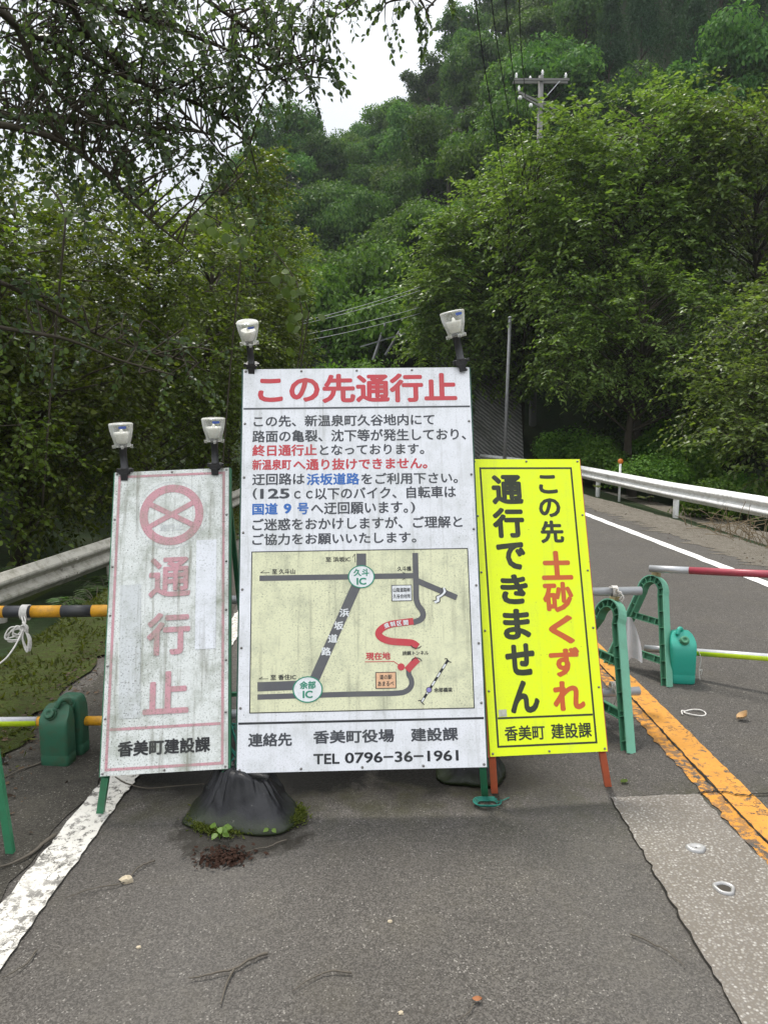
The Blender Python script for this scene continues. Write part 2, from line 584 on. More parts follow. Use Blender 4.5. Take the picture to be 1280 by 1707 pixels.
M['dark_wood'] = plain('grey_twig_bark', (0.10, 0.088, 0.072), 0.9, 0.1, 0, 0.4)
M['stone'] = plain('pale_stone', (0.46, 0.39, 0.28), 0.85, 0.2, 0, 0.4, (0.2, 0.17, 0.12), 40)
M['dead_leaf'] = plain('dead_leaf', (0.26, 0.11, 0.05), 0.85, 0.2, 0, 0.5, (0.05, 0.025, 0.015), 60)
M['tan_leaf'] = plain('tan_dry_leaf', (0.50, 0.34, 0.18), 0.85, 0.2, 0, 0.4, (0.2, 0.12, 0.06), 50)
M['rust'] = plain('leaf_litter', (0.032, 0.017, 0.012), 0.95, 0.1, 0, 0.7, (0.02, 0.012, 0.008), 60)
M['verge_leaf'] = leaf_mat('brown_verge_litter', (0.03, 0.020, 0.012), (0.11, 0.072, 0.038), 0.1, 0.8)
M['bolt_metal'] = plain('worn_steel_rim', (0.36, 0.355, 0.35), 0.4, 0.5, 0.4, 0.3)
M['hole'] = plain('dirt_filled_socket', (0.05, 0.045, 0.038), 0.9, 0.1, 0, 0.5)
M['bag_plastic'] = plain('translucent_white_bag', (0.55, 0.55, 0.56), 0.4, 0.4, 0, 0.2)
M['concrete'] = plain('grey_concrete', (0.18, 0.177, 0.168), 0.85, 0.2, 0, 0.4, (0.13, 0.13, 0.10), 3, 40)
M['pole_guard'] = plain('amber_pole_guard', (0.5, 0.33, 0.03), 0.6, 0.3)
M['wire'] = plain('black_cable', (0.02, 0.021, 0.022), 0.6, 0.3)
M['pale_wire'] = plain('pale_steel_cable', (0.30, 0.31, 0.31), 0.5, 0.4)
M['bark'] = plain('grey_brown_bark', (0.065, 0.055, 0.042), 0.95, 0.1, 0, 0.5, (0.03, 0.035, 0.018), 6, 40, 0.5)
M['blue_label'] = plain('blue_label', (0.07, 0.13, 0.45), 0.5, 0.4, 0, 0.15)
M['grey_label'] = plain('grey_printed_label', (0.5, 0.5, 0.42), 0.6, 0.3, 0, 0.5, (0.15, 0.15, 0.1), 60)


def glassy():
    t = NT('scuffed_clear_plastic')
    c = t.mix(t.rng(t.noise(24, 4), 0.4, 0.7), (0.86, 0.87, 0.85), (0.66, 0.64, 0.54))
    t.done(c, 0.12, 0.6)
    tp = t.n('ShaderNodeBsdfTransparent')
    lw = t.n('ShaderNodeLayerWeight')
    lw.inputs[0].default_value = 0.35
    ms = t.n('ShaderNodeMixShader')
    t.put(ms.inputs[0], t.rng(lw.outputs['Facing'], 0.0, 1.0, 0.20, 0.85))
    t.t.links.new(tp.outputs[0], ms.inputs[1])
    t.t.links.new(t.b.outputs[0], ms.inputs[2])
    t.t.links.new(ms.outputs[0], t.out.inputs[0])
    return t.m


M['lens'] = glassy()
M['lamp_inner'] = plain('lamp_reflector', (0.78, 0.77, 0.70), 0.35, 0.5, 0.1, 0.35, (0.36, 0.34, 0.25), 40)


def bag_mat():
    t = NT('black_sandbag_sheet')
    x, y, z = t.xyz()
    c = t.mix(t.rng(t.noise(9, 5, 0.65), 0.4, 0.7), (0.005, 0.005, 0.006), (0.017, 0.017, 0.020))
    sp = t.rng(t.noise(60, 3, 0.6, (1, 1, 0.6)), 0.70, 0.76)
    c = t.mix(t.math('MULTIPLY', sp, 0.5), c, (0.26, 0.25, 0.23))
    mz = t.math('ADD', z, t.rng(t.noise(8, 5, 0.7), 0, 1, -0.06, 0.06))
    c = t.mix(t.math('MULTIPLY', t.rng(mz, 0.07, 0.02), 0.9), c, (0.014, 0.021, 0.006))
    t.bump(t.math('ADD', t.noise(70, 4, 0.6, (1, 1, 0.25)), t.math('MULTIPLY', t.noise(320, 1), 0.3)), 0.35, 0.006)
    return t.done(c, t.rng(t.noise(14, 4), 0.35, 0.65, 0.25, 0.5), 0.35)


M['sandbag'] = bag_mat()


def net_mat():
    t = NT('wire_net_on_concrete')
    x = t.n('ShaderNodeTexWave', wave_type='BANDS', bands_direction='DIAGONAL')
    t.put(x.inputs['Vector'], t.co((1, 0.0, 1.25)))
    x.inputs['Scale'].default_value = 3.1
    x.inputs['Distortion'].default_value = 3.0
    x.inputs['Detail'].default_value = 3
    c = t.mix(t.rng(x.outputs[1], 0.30, 0.75), (0.13, 0.13, 0.125), (0.36, 0.355, 0.34))
    c = t.mix(t.rng(t.noise(0.9, 5, 0.6), 0.4, 0.7, 0, 0.6), c, (0.06, 0.065, 0.045))
    t.bump(x.outputs[1], 0.6, 0.05)
    return t.done(c, 0.9, 0.2)


M['net'] = net_mat()
# foliage
M['lf_over'] = leaf_mat('overhanging_leaves', (0.045, 0.078, 0.040), (0.115, 0.170, 0.080), 0.52, 0.36)
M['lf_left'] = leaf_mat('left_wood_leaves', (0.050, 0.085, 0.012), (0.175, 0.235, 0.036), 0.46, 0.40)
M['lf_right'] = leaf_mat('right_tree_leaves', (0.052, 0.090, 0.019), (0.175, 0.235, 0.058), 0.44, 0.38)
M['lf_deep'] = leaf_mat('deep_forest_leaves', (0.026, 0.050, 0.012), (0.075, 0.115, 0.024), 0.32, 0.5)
M['lf_hill'] = leaf_mat('hillside_leaves', (0.028, 0.080, 0.019), (0.120, 0.225, 0.048), 0.32, 0.55, None, 0.08)
M['lf_kudzu'] = leaf_mat('kudzu_leaves', (0.036, 0.084, 0.015), (0.120, 0.210, 0.036), 0.34, 0.55, None, 0.08)
M['lf_vine'] = leaf_mat('vine_leaves', (0.075, 0.14, 0.022), (0.14, 0.23, 0.038), 0.42, 0.42)
M['lf_cedar'] = leaf_mat('cedar_needles', (0.018, 0.048, 0.022), (0.050, 0.105, 0.046), 0.2, 0.6, None, 0.08)

# ---------------------------------------------------------------- terrain, road, verges
SKY_PX = [-900, -200, 0, 250, 400, 475, 520, 565, 620, 680, 740, 780, 900, 1050, 1280, 1900]
SKY_PY = [640, 620, 600, 540, 400, 300, 320, 345, 310, 255, 190, 130, 10, -120, -270, -320]
D0, D1 = 30.0, 96.0


def project(P):
    P = np.asarray(P, float)
    v = P - [0, 0, CAM_H]
    c, s = math.cos(PITCH), math.sin(PITCH)
    z = v[..., 1] * c - v[..., 2] * s
    return CX + FPX * v[..., 0] / z, CY - FPX * (v[..., 1] * s + v[..., 2] * c) / z


SKYLINE = ([300, 380, 430, 475, 520, 565, 620, 680, 740, 780, 830, 900, 1400], [330, 320, 262, 182, 214, 240, 190, 130, 62, 0, -90, -200, -500])
LEFT_TOP = ([-300, 0, 120, 200, 300, 350, 385, 420, 470, 500, 525, 540], [240, 250, 268, 290, 330, 330, 250, 225, 260, 350, 480, 620])
RIGHT_TOP = ([640, 670, 700, 730, 800, 860, 905, 960, 1060, 1120, 1170, 1230, 1290, 1500], [560, 480, 400, 330, 290, 225, 168, 165, 135, 120, 100, 150, 165, 150])


def sstep(x):
    x = np.clip(x, 0, 1)
    return x * x * (3 - 2 * x)


def road_cx(y):
    return 1.55 - 0.005 * np.maximum(0, np.asarray(y, float) - 8) ** 2


def terrain(x, y):
    x, y = np.asarray(x, float), np.asarray(y, float)
    yy = np.maximum(y, 1.0)
    px = CX + FPX * x / yy
    ht = CAM_H + (HOR - np.interp(px, SKY_PX, SKY_PY)) / FPX * D1
    u = (y - D0) / (D1 - D0)
    up = np.where(u < 1, 0.25 * np.clip(u, 0, 1) ** 2 + 0.75 * np.clip(u, 0, 1), 1 - 0.55 * sstep((u - 1) / 2.2))
    z = -0.35 + (ht + 0.35) * up
    side = np.abs(x - road_cx(y)) - 6.0
    bump = np.sin(x * 0.31 + 1.3) * np.cos(y * 0.27) * 0.9 + np.sin(x * 0.13 - y * 0.11) * 1.4
    z = z + bump * sstep((y - 36) / 20)
    lf = sstep((-x - 5.0) / 9.0) * 1.6 * sstep((y + 4) / 10) * sstep((46 - y) / 16)
    rt = sstep((x - 8.0) / 12.0) * 4.0 * sstep((y - 10) / 14) * sstep((46 - y) / 16)
    dip = -0.55 * sstep((np.abs(x - 1.2) - 5.2) / 1.6) * (1 - sstep((np.abs(x - 1.2) - 8) / 4)) * sstep((34 - y) / 8)
    return z + lf + rt + dip


def lin(a, b, s):
    return np.arange(a, b, s)


gx = np.concatenate([lin(-400, -80, 40), lin(-80, -16, 3), lin(-16, 18, 0.8), lin(18, 110, 3), lin(110, 401, 40)])
gy = np.concatenate([lin(-400, -40, 40), lin(-40, 0, 5), lin(0, 34, 0.8), lin(34, 112, 2), lin(112, 200, 8), lin(200, 441, 40)])
X, Y = np.meshgrid(gx, gy)
tag(MB().grid(X, Y, terrain(X, Y)).build('ground', M['forest_floor'], smooth=True), kind='structure')


def strip(y, xl, xr, z, jl=0, jr=0, seed=0, nx=2):
    rs = np.random.RandomState(seed)
    y = np.asarray(y, float)
    xl, xr = np.broadcast_to(xl, y.shape) + 0.0, np.broadcast_to(xr, y.shape) + 0.0
    xl = xl + jl * rs.randn(len(y))
    xr = xr + jr * rs.randn(len(y))
    t = np.linspace(0, 1, nx)[None, :]
    Xs = xl[:, None] * (1 - t) + xr[:, None] * t
    Ys = np.repeat(y[:, None], nx, 1)
    return Xs, Ys, np.full_like(Xs, z)


def right_line(y):
    return np.interp(y, [0, 7.8, 13.7, 20, 27, 40], [4.16, 4.06, 3.72, 3.1, 2.2, 0])


def right_rail(y):
    return np.interp(y, [0, 9, 12.4, 16, 21.7, 27, 34], [6.7, 6.56, 6.42, 6.20, 5.66, 4.78, 3.0])


def left_rail(y):
    return np.interp(y, [0, 5, 7.6, 9.4, 15, 22, 30], [-4.9, -4.35, -3.92, -3.52, -2.98, -3.0, -4.3])


ry = np.arange(-30, 60, 0.5)
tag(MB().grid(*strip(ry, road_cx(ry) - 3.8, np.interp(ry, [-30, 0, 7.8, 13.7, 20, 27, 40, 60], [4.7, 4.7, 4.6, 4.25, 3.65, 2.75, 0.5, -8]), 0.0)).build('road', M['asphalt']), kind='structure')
my = np.arange(-4, 40, 0.12)
tag(MB().grid(*strip(my, road_cx(my) - 3.5, road_cx(my) - 2.93, 0.006, 0.02, 0.015, 3)).build('road_shoulder', M['asphalt_old']), kind='structure')
# mossy verge inside the left guardrail


def verge_edge(y):
    return np.where(y < 4.3, -1.9 - 0.02 * y, -2.0 - 0.02 * (y - 4.3))


def verge_z(x, y):
    q = verge_edge(y) - x
    return 0.014 + 0.07 * np.sin(PI * np.clip(q / 0.9, 0, 1)) * (0.6 + 0.4 * np.sin(y * 2.3 + x * 3)) - 0.46 * sstep((q - 0.55) / 1.0)


my = np.arange(-6, 30, 0.15)
Xs, Ys, Zs = strip(my, -5.2 + 0 * my, np.where(my < 4.3, -1.9 - 0.02 * my, -2.06 - 0.02 * (my - 4.3)), 0.012, 0, 0.05, 5, 26)
rs = np.random.RandomState(8)
tt = np.linspace(0, 1, 26)[None, :]
Zs = verge_z(Xs, Ys) + 0.018 * rs.rand(*Xs.shape) * (tt < 1)
tag(MB().grid(Xs, Ys, Zs).build('left_verge', M['moss'], smooth=True), kind='structure')
# gravel verge on the right
gyv = np.arange(1, 40, 0.09)
off = 0.005 * np.maximum(0, gyv - 8) ** 2


Xs, Ys, Zs = strip(gyv, right_line(gyv) + 0.42, right_rail(gyv) + 1.1, 0.01, 0.10, 0.1, 9, 14)
tt = np.linspace(0, 1, 14)[None, :]
Zs = 0.0035 + 0.03 * rs.rand(*Xs.shape) * np.sin(PI * np.clip(tt * 1.5, 0, 1)) - 0.40 * sstep((tt - 0.12) / 0.6)
tag(MB().grid(Xs, Ys, Zs).build('right_verge', M['gravel'], smooth=True), kind='structure')

# painted lines (left edge line, yellow centre line with its tar seam, right edge line)
ly = np.arange(1.2, 40, 0.035)
lx = np.interp(ly, [0, 2.5, 6, 12, 40], [-1.285, -1.285, -1.24, -1.3, -6])
tag(MB().grid(*strip(ly, lx - 0.085, lx + 0.075, 0.010, 0.004, 0.004, 1, 4)).build('edge_line', M['white_line']), kind='structure')
cy = np.arange(1.6, 40, 0.035)
cxl = np.interp(cy, [0, 3.1, 5.23, 12, 40], [1.66, 1.60, 1.56, 1.5, -3.6])
tag(MB().grid(*strip(cy, cxl - 0.115, cxl - 0.035, 0.005, 0.007, 0.002, 2, 3)).build('centre_line_worn_side', M['yellow_worn']), kind='structure')
tag(MB().grid(*strip(cy, cxl - 0.026, cxl + 0.115, 0.005, 0.002, 0.002, 3, 4)).build('centre_line', M['yellow_line']), kind='structure')
tag(MB().grid(*strip(cy, cxl - 0.038 + 0.006 * np.sin(cy * 3.1), cxl - 0.029 + 0.006 * np.sin(cy * 3.1), 0.009, 0.003, 0.003, 4)).build('road_seam', M['crack']), kind='structure')
wy = np.arange(4, 40, 0.2)
tag(MB().grid(*strip(wy, right_line(wy) - 0.075, right_line(wy) + 0.075, 0.005, 0.006, 0.006, 6, 3)).build('far_edge_line', M['white_line2']), kind='structure')
# rough concrete patch beside the centre line
pc = [G(1018, 1332), G(1163, 1326), G(1280, 1447), G(1520, 1690), G(1560, 1900), G(1330, 1890), G(1214, 1668), G(1126, 1518), G(1058, 1400)]
edge = []
rs = np.random.RandomState(4)
for i in range(len(pc)):
    a, b = pc[i], pc[(i + 1) % len(pc)]
    n = max(2, int(np.linalg.norm(b - a) / 0.03))
    for t in np.arange(n) / n:
        p = a * (1 - t) + b * t
        p = p + np.array([rs.randn() * 0.0035, rs.randn() * 0.0035, 0])
        edge.append(p)
edge = np.array(edge)
tag(MB().poly(edge + [0, 0, 0.008]).build('concrete_patch', M['patch']), kind='structure')
cen = edge.mean(0)
n = len(edge)
wob = 0.004 + 0.005 * rs.rand(n, 1) + 0.004 * (np.sin(np.arange(n) * 0.11)[:, None] > 0.5)
outer = edge + nrm(edge - cen) * wob
mb = MB()
k = np.arange(n)
mb.add(np.vstack([edge + [0, 0, 0.006], outer + [0, 0, 0.004]]), np.stack([k, (k + 1) % n, n + (k + 1) % n, n + k], 1))
tag(mb.build('patch_joint', M['crack']), kind='structure')
# transverse crack at the head of the patch
cp = [G(1163, 1326), G(1195, 1322), G(1240, 1328), G(1290, 1326)]
mb = MB()
P = smooth_path(cp, 8)
P = P + np.stack([0 * P[:, 0], 0.006 * rs.randn(len(P)), 0 * P[:, 0]], 1)
mb.grid(np.stack([P[:, 0], P[:, 0]]), np.stack([P[:, 1] - 0.005, P[:, 1] + 0.005]), np.full((2, len(P)), 0.011))
tag(mb.build('road_crack', M['crack']), kind='structure')

# ---------------------------------------------------------------- signs
EPS = 0.0007


class Board:
    """a tilted board: local x right, y into the board, z up; origin at its centre"""

    def __init__(s, name, label, pos, yaw, tilt, roll, W, H, cat, face):
        s.pos = np.array(pos, float)
        a, b, c = R(yaw), R(tilt), R(roll)
        s.R = rotm(z=a) @ rotm(x=b) @ rotm(y=c)
        s.W, s.H = W, H
        s.root = thing(name, label, cat, (pos[0], pos[1], 0.0))
        s.base = np.array([pos[0], pos[1], 0.0])
        mb = MB().box((0, 0.006, 0), (W, 0.012, H))
        s.panel = mb.build('panel', face, s.root)
        s.panel.location = s.pos - s.base
        s.panel.rotation_euler = Matrix(s.R.tolist()).to_euler()
        s.layers = {}
        s.part = 'lettering'

    def uv(s, px, py):
        d = ray(px, py)
        n = s.R[:, 1]
        o = np.array([0, 0, CAM_H])
        t = np.dot(s.pos - o, n) / np.dot(d, n)
        q = s.R.T @ (o + d * t - s.pos)
        return np.array([q[0], q[2]])

    def w(s, u, v, y=0.0):
        """board point in root space"""
        return s.R @ np.array([u, y, v]) + s.pos - s.base

    def mb(s, mat):
        return s.layers.setdefault((mat, s.part), MB())

    def poly(s, mat, pts, lift=1):
        s.mb(mat).poly([[p[0], -EPS * lift, p[1]] for p in pts][::1])

    def ribbon(s, mat, pts, width, lift=1, smooth=False, n=6):
        P = np.array(pts, float)
        if smooth:
            P3 = smooth_path(np.c_[P, np.zeros(len(P))], n)
            P = P3[:, :2]
        T = np.gradient(P, axis=0)
        T /= np.linalg.norm(T, axis=1, keepdims=True)
        N = np.stack([-T[:, 1], T[:, 0]], 1)
        wd = np.broadcast_to(np.asarray(width, float), (len(P),))[:, None] / 2
        A, B = P + N * wd, P - N * wd
        y = -EPS * lift
        V = np.vstack([np.c_[A[:, 0], np.full(len(P), y), A[:, 1]], np.c_[B[:, 0], np.full(len(P), y), B[:, 1]]])
        m = len(P)
        k = np.arange(m - 1)
        s.mb(mat).add(V, np.stack([k, k + 1, m + k + 1, m + k], 1))

    def frame(s, mat, q, t, lift=1):
        """closed outline through four uv corners, thickness t"""
        q = [np.array(p) for p in q]
        c = sum(q) / 4
        o = [p + np.sign(p - c) * t / 2 for p in q]
        i = [p - np.sign(p - c) * t / 2 for p in q]
        y = -EPS * lift
        V = [[p[0], y, p[1]] for p in o + i]
        s.mb(mat).add(V, [[k, (k + 1) % 4, 4 + (k + 1) % 4, 4 + k] for k in range(4)])

    def ring(s, mat, c, r0, r1, lift=1, ky=1.0, n=56):
        a = np.arange(n) * 2 * PI / n
        y = -EPS * lift
        V = np.vstack([np.c_[c[0] + r * np.cos(a), np.full(n, y), c[1] + ky * r * np.sin(a)] for r in (r0, r1)])
        k = np.arange(n)
        s.mb(mat).add(V, np.stack([k, (k + 1) % n, n + (k + 1) % n, n + k], 1))

    def disc(s, mat, c, r, lift=1, ky=1.0, n=40):
        a = np.arange(n) * 2 * PI / n
        s.poly(mat, np.c_[c[0] + r * np.cos(a), c[1] + ky * r * np.sin(a)], lift)

    def text(s, mat, body, c, w_, h_, bold=0.02, lift=1, rot=0.0):
        V, F = glyphs(body)
        lo, hi = V.min(0) - bold, V.max(0) + bold
        m = s.mb(mat)
        ca, sa = math.cos(rot), math.sin(rot)
        a = np.arange(8) * PI / 4
        for i, (dx, dy) in enumerate([(0, 0)] + [(bold * math.cos(t), bold * math.sin(t)) for t in a]):   # strokes thickened to a bold face
            Q = (V + [dx, dy] - (lo + hi) / 2) / (hi - lo) * np.array([w_, h_])
            Q = Q @ np.array([[ca, sa], [-sa, ca]]) + np.asarray(c)
            b = m.n
            m.V.append(np.c_[Q[:, 0], np.full(len(Q), -EPS * lift - 0.00004 * i), Q[:, 1]])
            m.n += len(Q)
            for k, f in F.items():
                m.F.append((f + b, 0))

    def line(s, mat, body, x0, y0, x1, y1, h, bold=0.02, lift=1):
        """horizontal text between two photo points (mid-height), h photo pixels tall"""
        a, b = s.uv(x0, y0), s.uv(x1, y1)
        xm, ym = (x0 + x1) / 2, (y0 + y1) / 2
        hh = s.uv(xm, ym - h / 2)[1] - s.uv(xm, ym + h / 2)[1]
        s.text(mat, body, ((a[0] + b[0]) / 2, (a[1] + b[1]) / 2), b[0] - a[0], hh, bold, lift)

    def glyph(s, mat, ch, x0, x1, y0, y1, bold=0.02, lift=1, k=1.0, rot=0.0):
        xm, ym = (x0 + x1) / 2, (y0 + y1) / 2
        s.text(mat, ch, s.uv(xm, ym), (s.uv(x1, ym)[0] - s.uv(x0, ym)[0]) * k, s.uv(xm, y0)[1] - s.uv(xm, y1)[1], bold, lift, rot)

    def finish(s):
        for (m, part), mb in s.layers.items():
            mb.build(part, M[m], s.panel)

    def rivets(s, pts, r=0.006):
        mb = MB()
        for u, v in pts:
            mb.lathe([(r, 0), (r, 0.002), (r * 0.55, 0.005)], 8, rotm(x=PI / 2), (u, -0.0002, v), (False, True))
        mb.build('rivet', M['rivet'], s.panel, True)


_gc = {}


def glyphs(body):
    key = body
    if key not in _gc:
        c = bpy.data.curves.new('lettering', 'FONT')
        c.body = body
        c.size = 1
        c.resolution_u = 3
        o = bpy.data.objects.new('lettering', c)
        COL.objects.link(o)
        me = bpy.data.meshes.new_from_object(o.evaluated_get(bpy.context.evaluated_depsgraph_get()))
        V = np.array([v.co[:2] for v in me.vertices])
        F = {}
        for p in me.polygons:
            F.setdefault(len(p.vertices), []).append(list(p.vertices))
        F = {k: np.array(f) for k, f in F.items()}
        bpy.data.objects.remove(o)
        bpy.data.curves.remove(c)
        bpy.data.meshes.remove(me)
        _gc[key] = (V, F)
    return _gc[key]


def edge_rivets(W, H, nu, nv, inset=0.012):
    p = [(u, sgn * (H / 2 - inset)) for u in np.linspace(-W / 2 + inset, W / 2 - inset, nu) for sgn in (-1, 1)]
    p += [(sgn * (W / 2 - inset), v) for v in np.linspace(-H / 2 + inset, H / 2 - inset, nv)[1:-1] for sgn in (-1, 1)]
    return p


def stand(b, mat, legmat, foot_px, back_y, spread=0.0, t=0.03):
    """angle-steel frame behind the board, two front legs reaching the ground, two hinged rear legs"""
    W, H = b.W, b.H
    fr = MB()
    R3 = b.R
    for u in (-W / 2 - 0.002 + t / 2 - 0.003, W / 2 + 0.002 - t / 2 + 0.003):
        fr.box(b.w(u, 0, 0.012 + t / 2 + 0.001), (t + 0.008, t, H + 0.008), R3)
    for v in (-H / 2 + t / 2, H / 2 - t / 2 + 0.004, 0):
        fr.box(b.w(0, v, 0.012 + t / 2 + 0.002), (W - 2 * t - 0.004, t * 0.9, t), R3)
    fr.build('frame', M[mat], b.root)
    for sgn, (fx, fy) in zip((-1, 1), foot_px):
        f = G(fx, fy) - b.base
        top = b.w(sgn * (W / 2 - t / 2), -H / 2 - 0.003, 0.014 + t / 2)
        MB().bar(f, top, t, t * 0.8, (0, 1, 0)).build('front_leg', M[legmat], b.root)
    for sgn in (-1, 1):
        top = b.w(sgn * (W / 2 - t / 2 - 0.004), H / 2 - 0.05, 0.014 + t * 1.6)
        f = np.array([sgn * (W / 2 - t / 2 + spread), back_y - b.base[1], 0.0])
        MB().bar(f, top, t * 0.8, t * 0.8, (0, 1, 0)).build('rear_leg', M[mat], b.root)
        if sgn == 1:
            br = MB()
            z = 0.3
            for q in (0.16,):
                a0 = np.array([-(W / 2 - t / 2 + spread), back_y - b.base[1], 0.0])
                t0 = b.w(-(W / 2 - t / 2 - 0.004), H / 2 - 0.05, 0.014 + t * 1.6)
                br.bar(a0 * (1 - q) + t0 * q, f * (1 - q) + top * q, t * 0.7, t * 0.7)
            br.build('rear_crossbar', M[mat], b.root)


# --- the tall white sign with the map
B = Board('road_closure_sign', 'tall white closure notice board with red heading and detour map, between two narrower signs',
          (-0.114, 3.397, 1.090), 1.5, -18.0, -0.7, 1.10, 1.873, 'sign', M['white_panel'])


def z1(X, Y): return 390 + X * 0.328125, 500 + Y * 0.328125
def z2(X, Y): return 390 + X * 0.3359375, 900 + Y * 0.3359375


def L1(mat, body, X0, X1, Yt, Yb, bold=0.022, tilt=0.0085):
    xm = (X0 + X1) / 2
    # slight rise to the right, as the board leans
    ym = (Yt + Yb) / 2
    a, b_ = z1(X0, ym), z1(X1, ym)
    B.line(mat, body, a[0], a[1], b_[0], b_[1], (Yb - Yt) * 0.328125, bold)


B.part = 'heading'
L1('m_red', 'この先通行止', 122, 1132, 374, 522, 0.034)
B.part = 'notice_text'
L1('m_black', 'この先、新温泉町久谷地内にて', 100, 1018, 582, 641)
L1('m_black', '路面の亀裂、沈下等が発生しており、', 93, 1178, 656, 718)
L1('m_red', '終日通行止', 93, 421, 734, 793, 0.03)
L1('m_black', 'となっております。', 436, 966, 732, 786)
L1('m_red', '新温泉町', 93, 291, 809, 864, 0.03)
L1('m_red', 'へ通り抜けできません。', 301, 982, 803, 862, 0.03)
L1('m_black', '迂回路は', 93, 359, 880, 940)
L1('m_blue', '浜坂道路', 369, 637, 879, 940, 0.03)
L1('m_black', 'をご利用下さい。', 646, 1137, 876, 935)
L1('m_black', '(', 95, 117, 956, 1014, 0.02)
L1('m_black', '125', 133, 283, 958, 1010, 0.03)
L1('m_black', 'ｃｃ', 305, 400, 969, 1010, 0.022)
L1('m_black', '以下のバイク、自転車は', 412, 1127, 948, 1010)
L1('m_blue', '国道', 93, 223, 1032, 1092, 0.03)
L1('m_blue', '9', 252, 292, 1034, 1086, 0.04)
L1('m_blue', '号', 322, 379, 1030, 1090, 0.03)
L1('m_black', 'へ迂回願います。', 391, 884, 1026, 1087)
L1('m_black', ')', 898, 920, 1026, 1084, 0.02)
L1('m_black', 'ご迷惑をおかけしますが、ご理解と', 93, 1160, 1103, 1165)
L1('m_black', 'ご協力をお願いいたします。', 93, 926, 1182, 1241)
px2m = 1.10 / 395


def rib1(mat, pts, wpx, **k): B.ribbon(mat, [B.uv(*z1(*p)) for p in pts], wpx * 0.328 * px2m, **k)
def rib2(mat, pts, wpx, **k): B.ribbon(mat, [B.uv(*z2(*p)) for p in pts], wpx * 0.336 * px2m, **k)


B.part = 'rule_line'
# rule lines across the board
for (ya, yb, f, th) in ((551, 542, z1, 0.0085), (0, 0, None, 0)):
    if f:
        v0 = (B.uv(*z1(50, 551))[1] + B.uv(*z1(1200, 542))[1]) / 2
        B.poly('m_black', [(-B.W / 2 + .004, v0 - .0042), (B.W / 2 - .004, v0 - .0042), (B.W / 2 - .004, v0 + .0042), (-B.W / 2 + .004, v0 + .0042)])
v0 = (B.uv(*z2(22, 916))[1] + B.uv(*z2(1252, 882))[1]) / 2
B.poly('m_jet', [(-B.W / 2 + .004, v0 - .0048), (B.W / 2 - .004, v0 - .0048), (B.W / 2 - .004, v0 + .0048), (-B.W / 2 + .004, v0 + .0048)])
B.part = 'map_background'
q = [B.uv(*z2(*p)) for p in ((90, 60), (1158, 43), (1192, 832), (77, 863))]
u0, u1 = (q[0][0] + q[3][0]) / 2, (q[1][0] + q[2][0]) / 2
vt, vb = (q[0][1] + q[1][1]) / 2, (q[2][1] + q[3][1]) / 2
B.poly('m_map', [(u0, vb), (u1, vb), (u1, vt), (u0, vt)])
B.frame('m_jet', [(u0, vb), (u1, vb), (u1, vt), (u0, vt)], 0.0042, 2)
B.part = 'map_road'
# map roads
rib2('m_road', [(127, 191), (500, 185), (905, 178)], 27, lift=2)
rib2('m_road', [(632, 68), (632, 150)], 47, lift=3)
rib2('m_road', [(612, 215), (394, 705)], 47, lift=3)
rib2('m_road', [(899, 65), (901, 150), (903, 230), (904, 290), (914, 325), (932, 350), (938, 375), (924, 397), (886, 411)], 28, lift=3, smooth=True)
rib2('m_road', [(908, 203), (1105, 287)], 28, lift=4)
rib2('m_red', [(890, 404), (835, 411), (775, 420), (733, 441), (717, 466), (735, 489), (780, 504), (850, 509), (885, 513), (912, 531)], 33, lift=4, smooth=True)
rib2('m_red', [(912, 592), (888, 615), (858, 648)], 33, lift=4)
rib2('m_road', [(866, 645), (868, 670), (880, 695), (879, 725), (855, 751), (800, 762), (600, 766), (400, 772), (117, 781)], 25, lift=2, smooth=True)
rib2('m_road', [(117, 730), (350, 721)], 43, lift=3)
B.part = 'interchange_badge'
kx = 0.336 * px2m
for (cx_, cy_, rx, t1) in ((632, 183, 64, '久斗'), (366, 743, 70, '余部')):
    c = B.uv(*z2(cx_, cy_))
    B.disc('m_white', c, rx * kx, 5, 0.86)
    B.ring('m_green', c, (rx - 4) * kx, (rx + 2) * kx, 6, 0.86)
    B.text('m_green', t1, c + [0, 0.0195], 0.072, 0.035, 0.035, 6)
    B.text('m_green', 'IC', c + [0, -0.0215], 0.045, 0.033, 0.035, 6)


B.part = 'map_label'
def T2(mat, body, X0, X1, Yc, h, bold=0.02, lift=3):
    a, b_ = z2(X0, Yc), z2(X1, Yc)
    B.line(mat, body, a[0], a[1] + 0.35 * 0, b_[0], b_[1], h * 0.336, bold, lift)


T2('m_jet', '至 浜坂IC', 455, 578, 97, 25)
T2('m_jet', '至 久斗山', 189, 303, 157, 26)
T2('m_jet', '久斗橋', 810, 879, 143, 24)
T2('m_jet', '至 香住IC', 181, 308, 682, 27)
T2('m_red', '現在地', 654, 776, 577, 38, 0.03)
T2('m_jet', '桃観トンネル', 836, 965, 562, 22)
T2('m_jet', '余部橋梁', 992, 1083, 745, 23)
for ch, X, Y_ in (('浜', 548, 362), ('坂', 520, 426), ('道', 490, 490), ('路', 458, 554)):
    B.glyph('m_white', ch, *z2(X - 24, 0)[:1], *z2(X + 24, 0)[:1], z2(0, Y_ - 21)[1], z2(0, Y_ + 21)[1], 0.03, 5)
for ch, X, Y_, r_ in (('規', 757, 426, 0.35), ('制', 787, 418, 0.2), ('区', 820, 414, 0.1), ('間', 852, 411, 0.08)):
    B.text('m_white', ch, B.uv(*z2(X, Y_)), 24 * kx, 24 * kx, 0.03, 6, r_)
B.part = 'place_box'
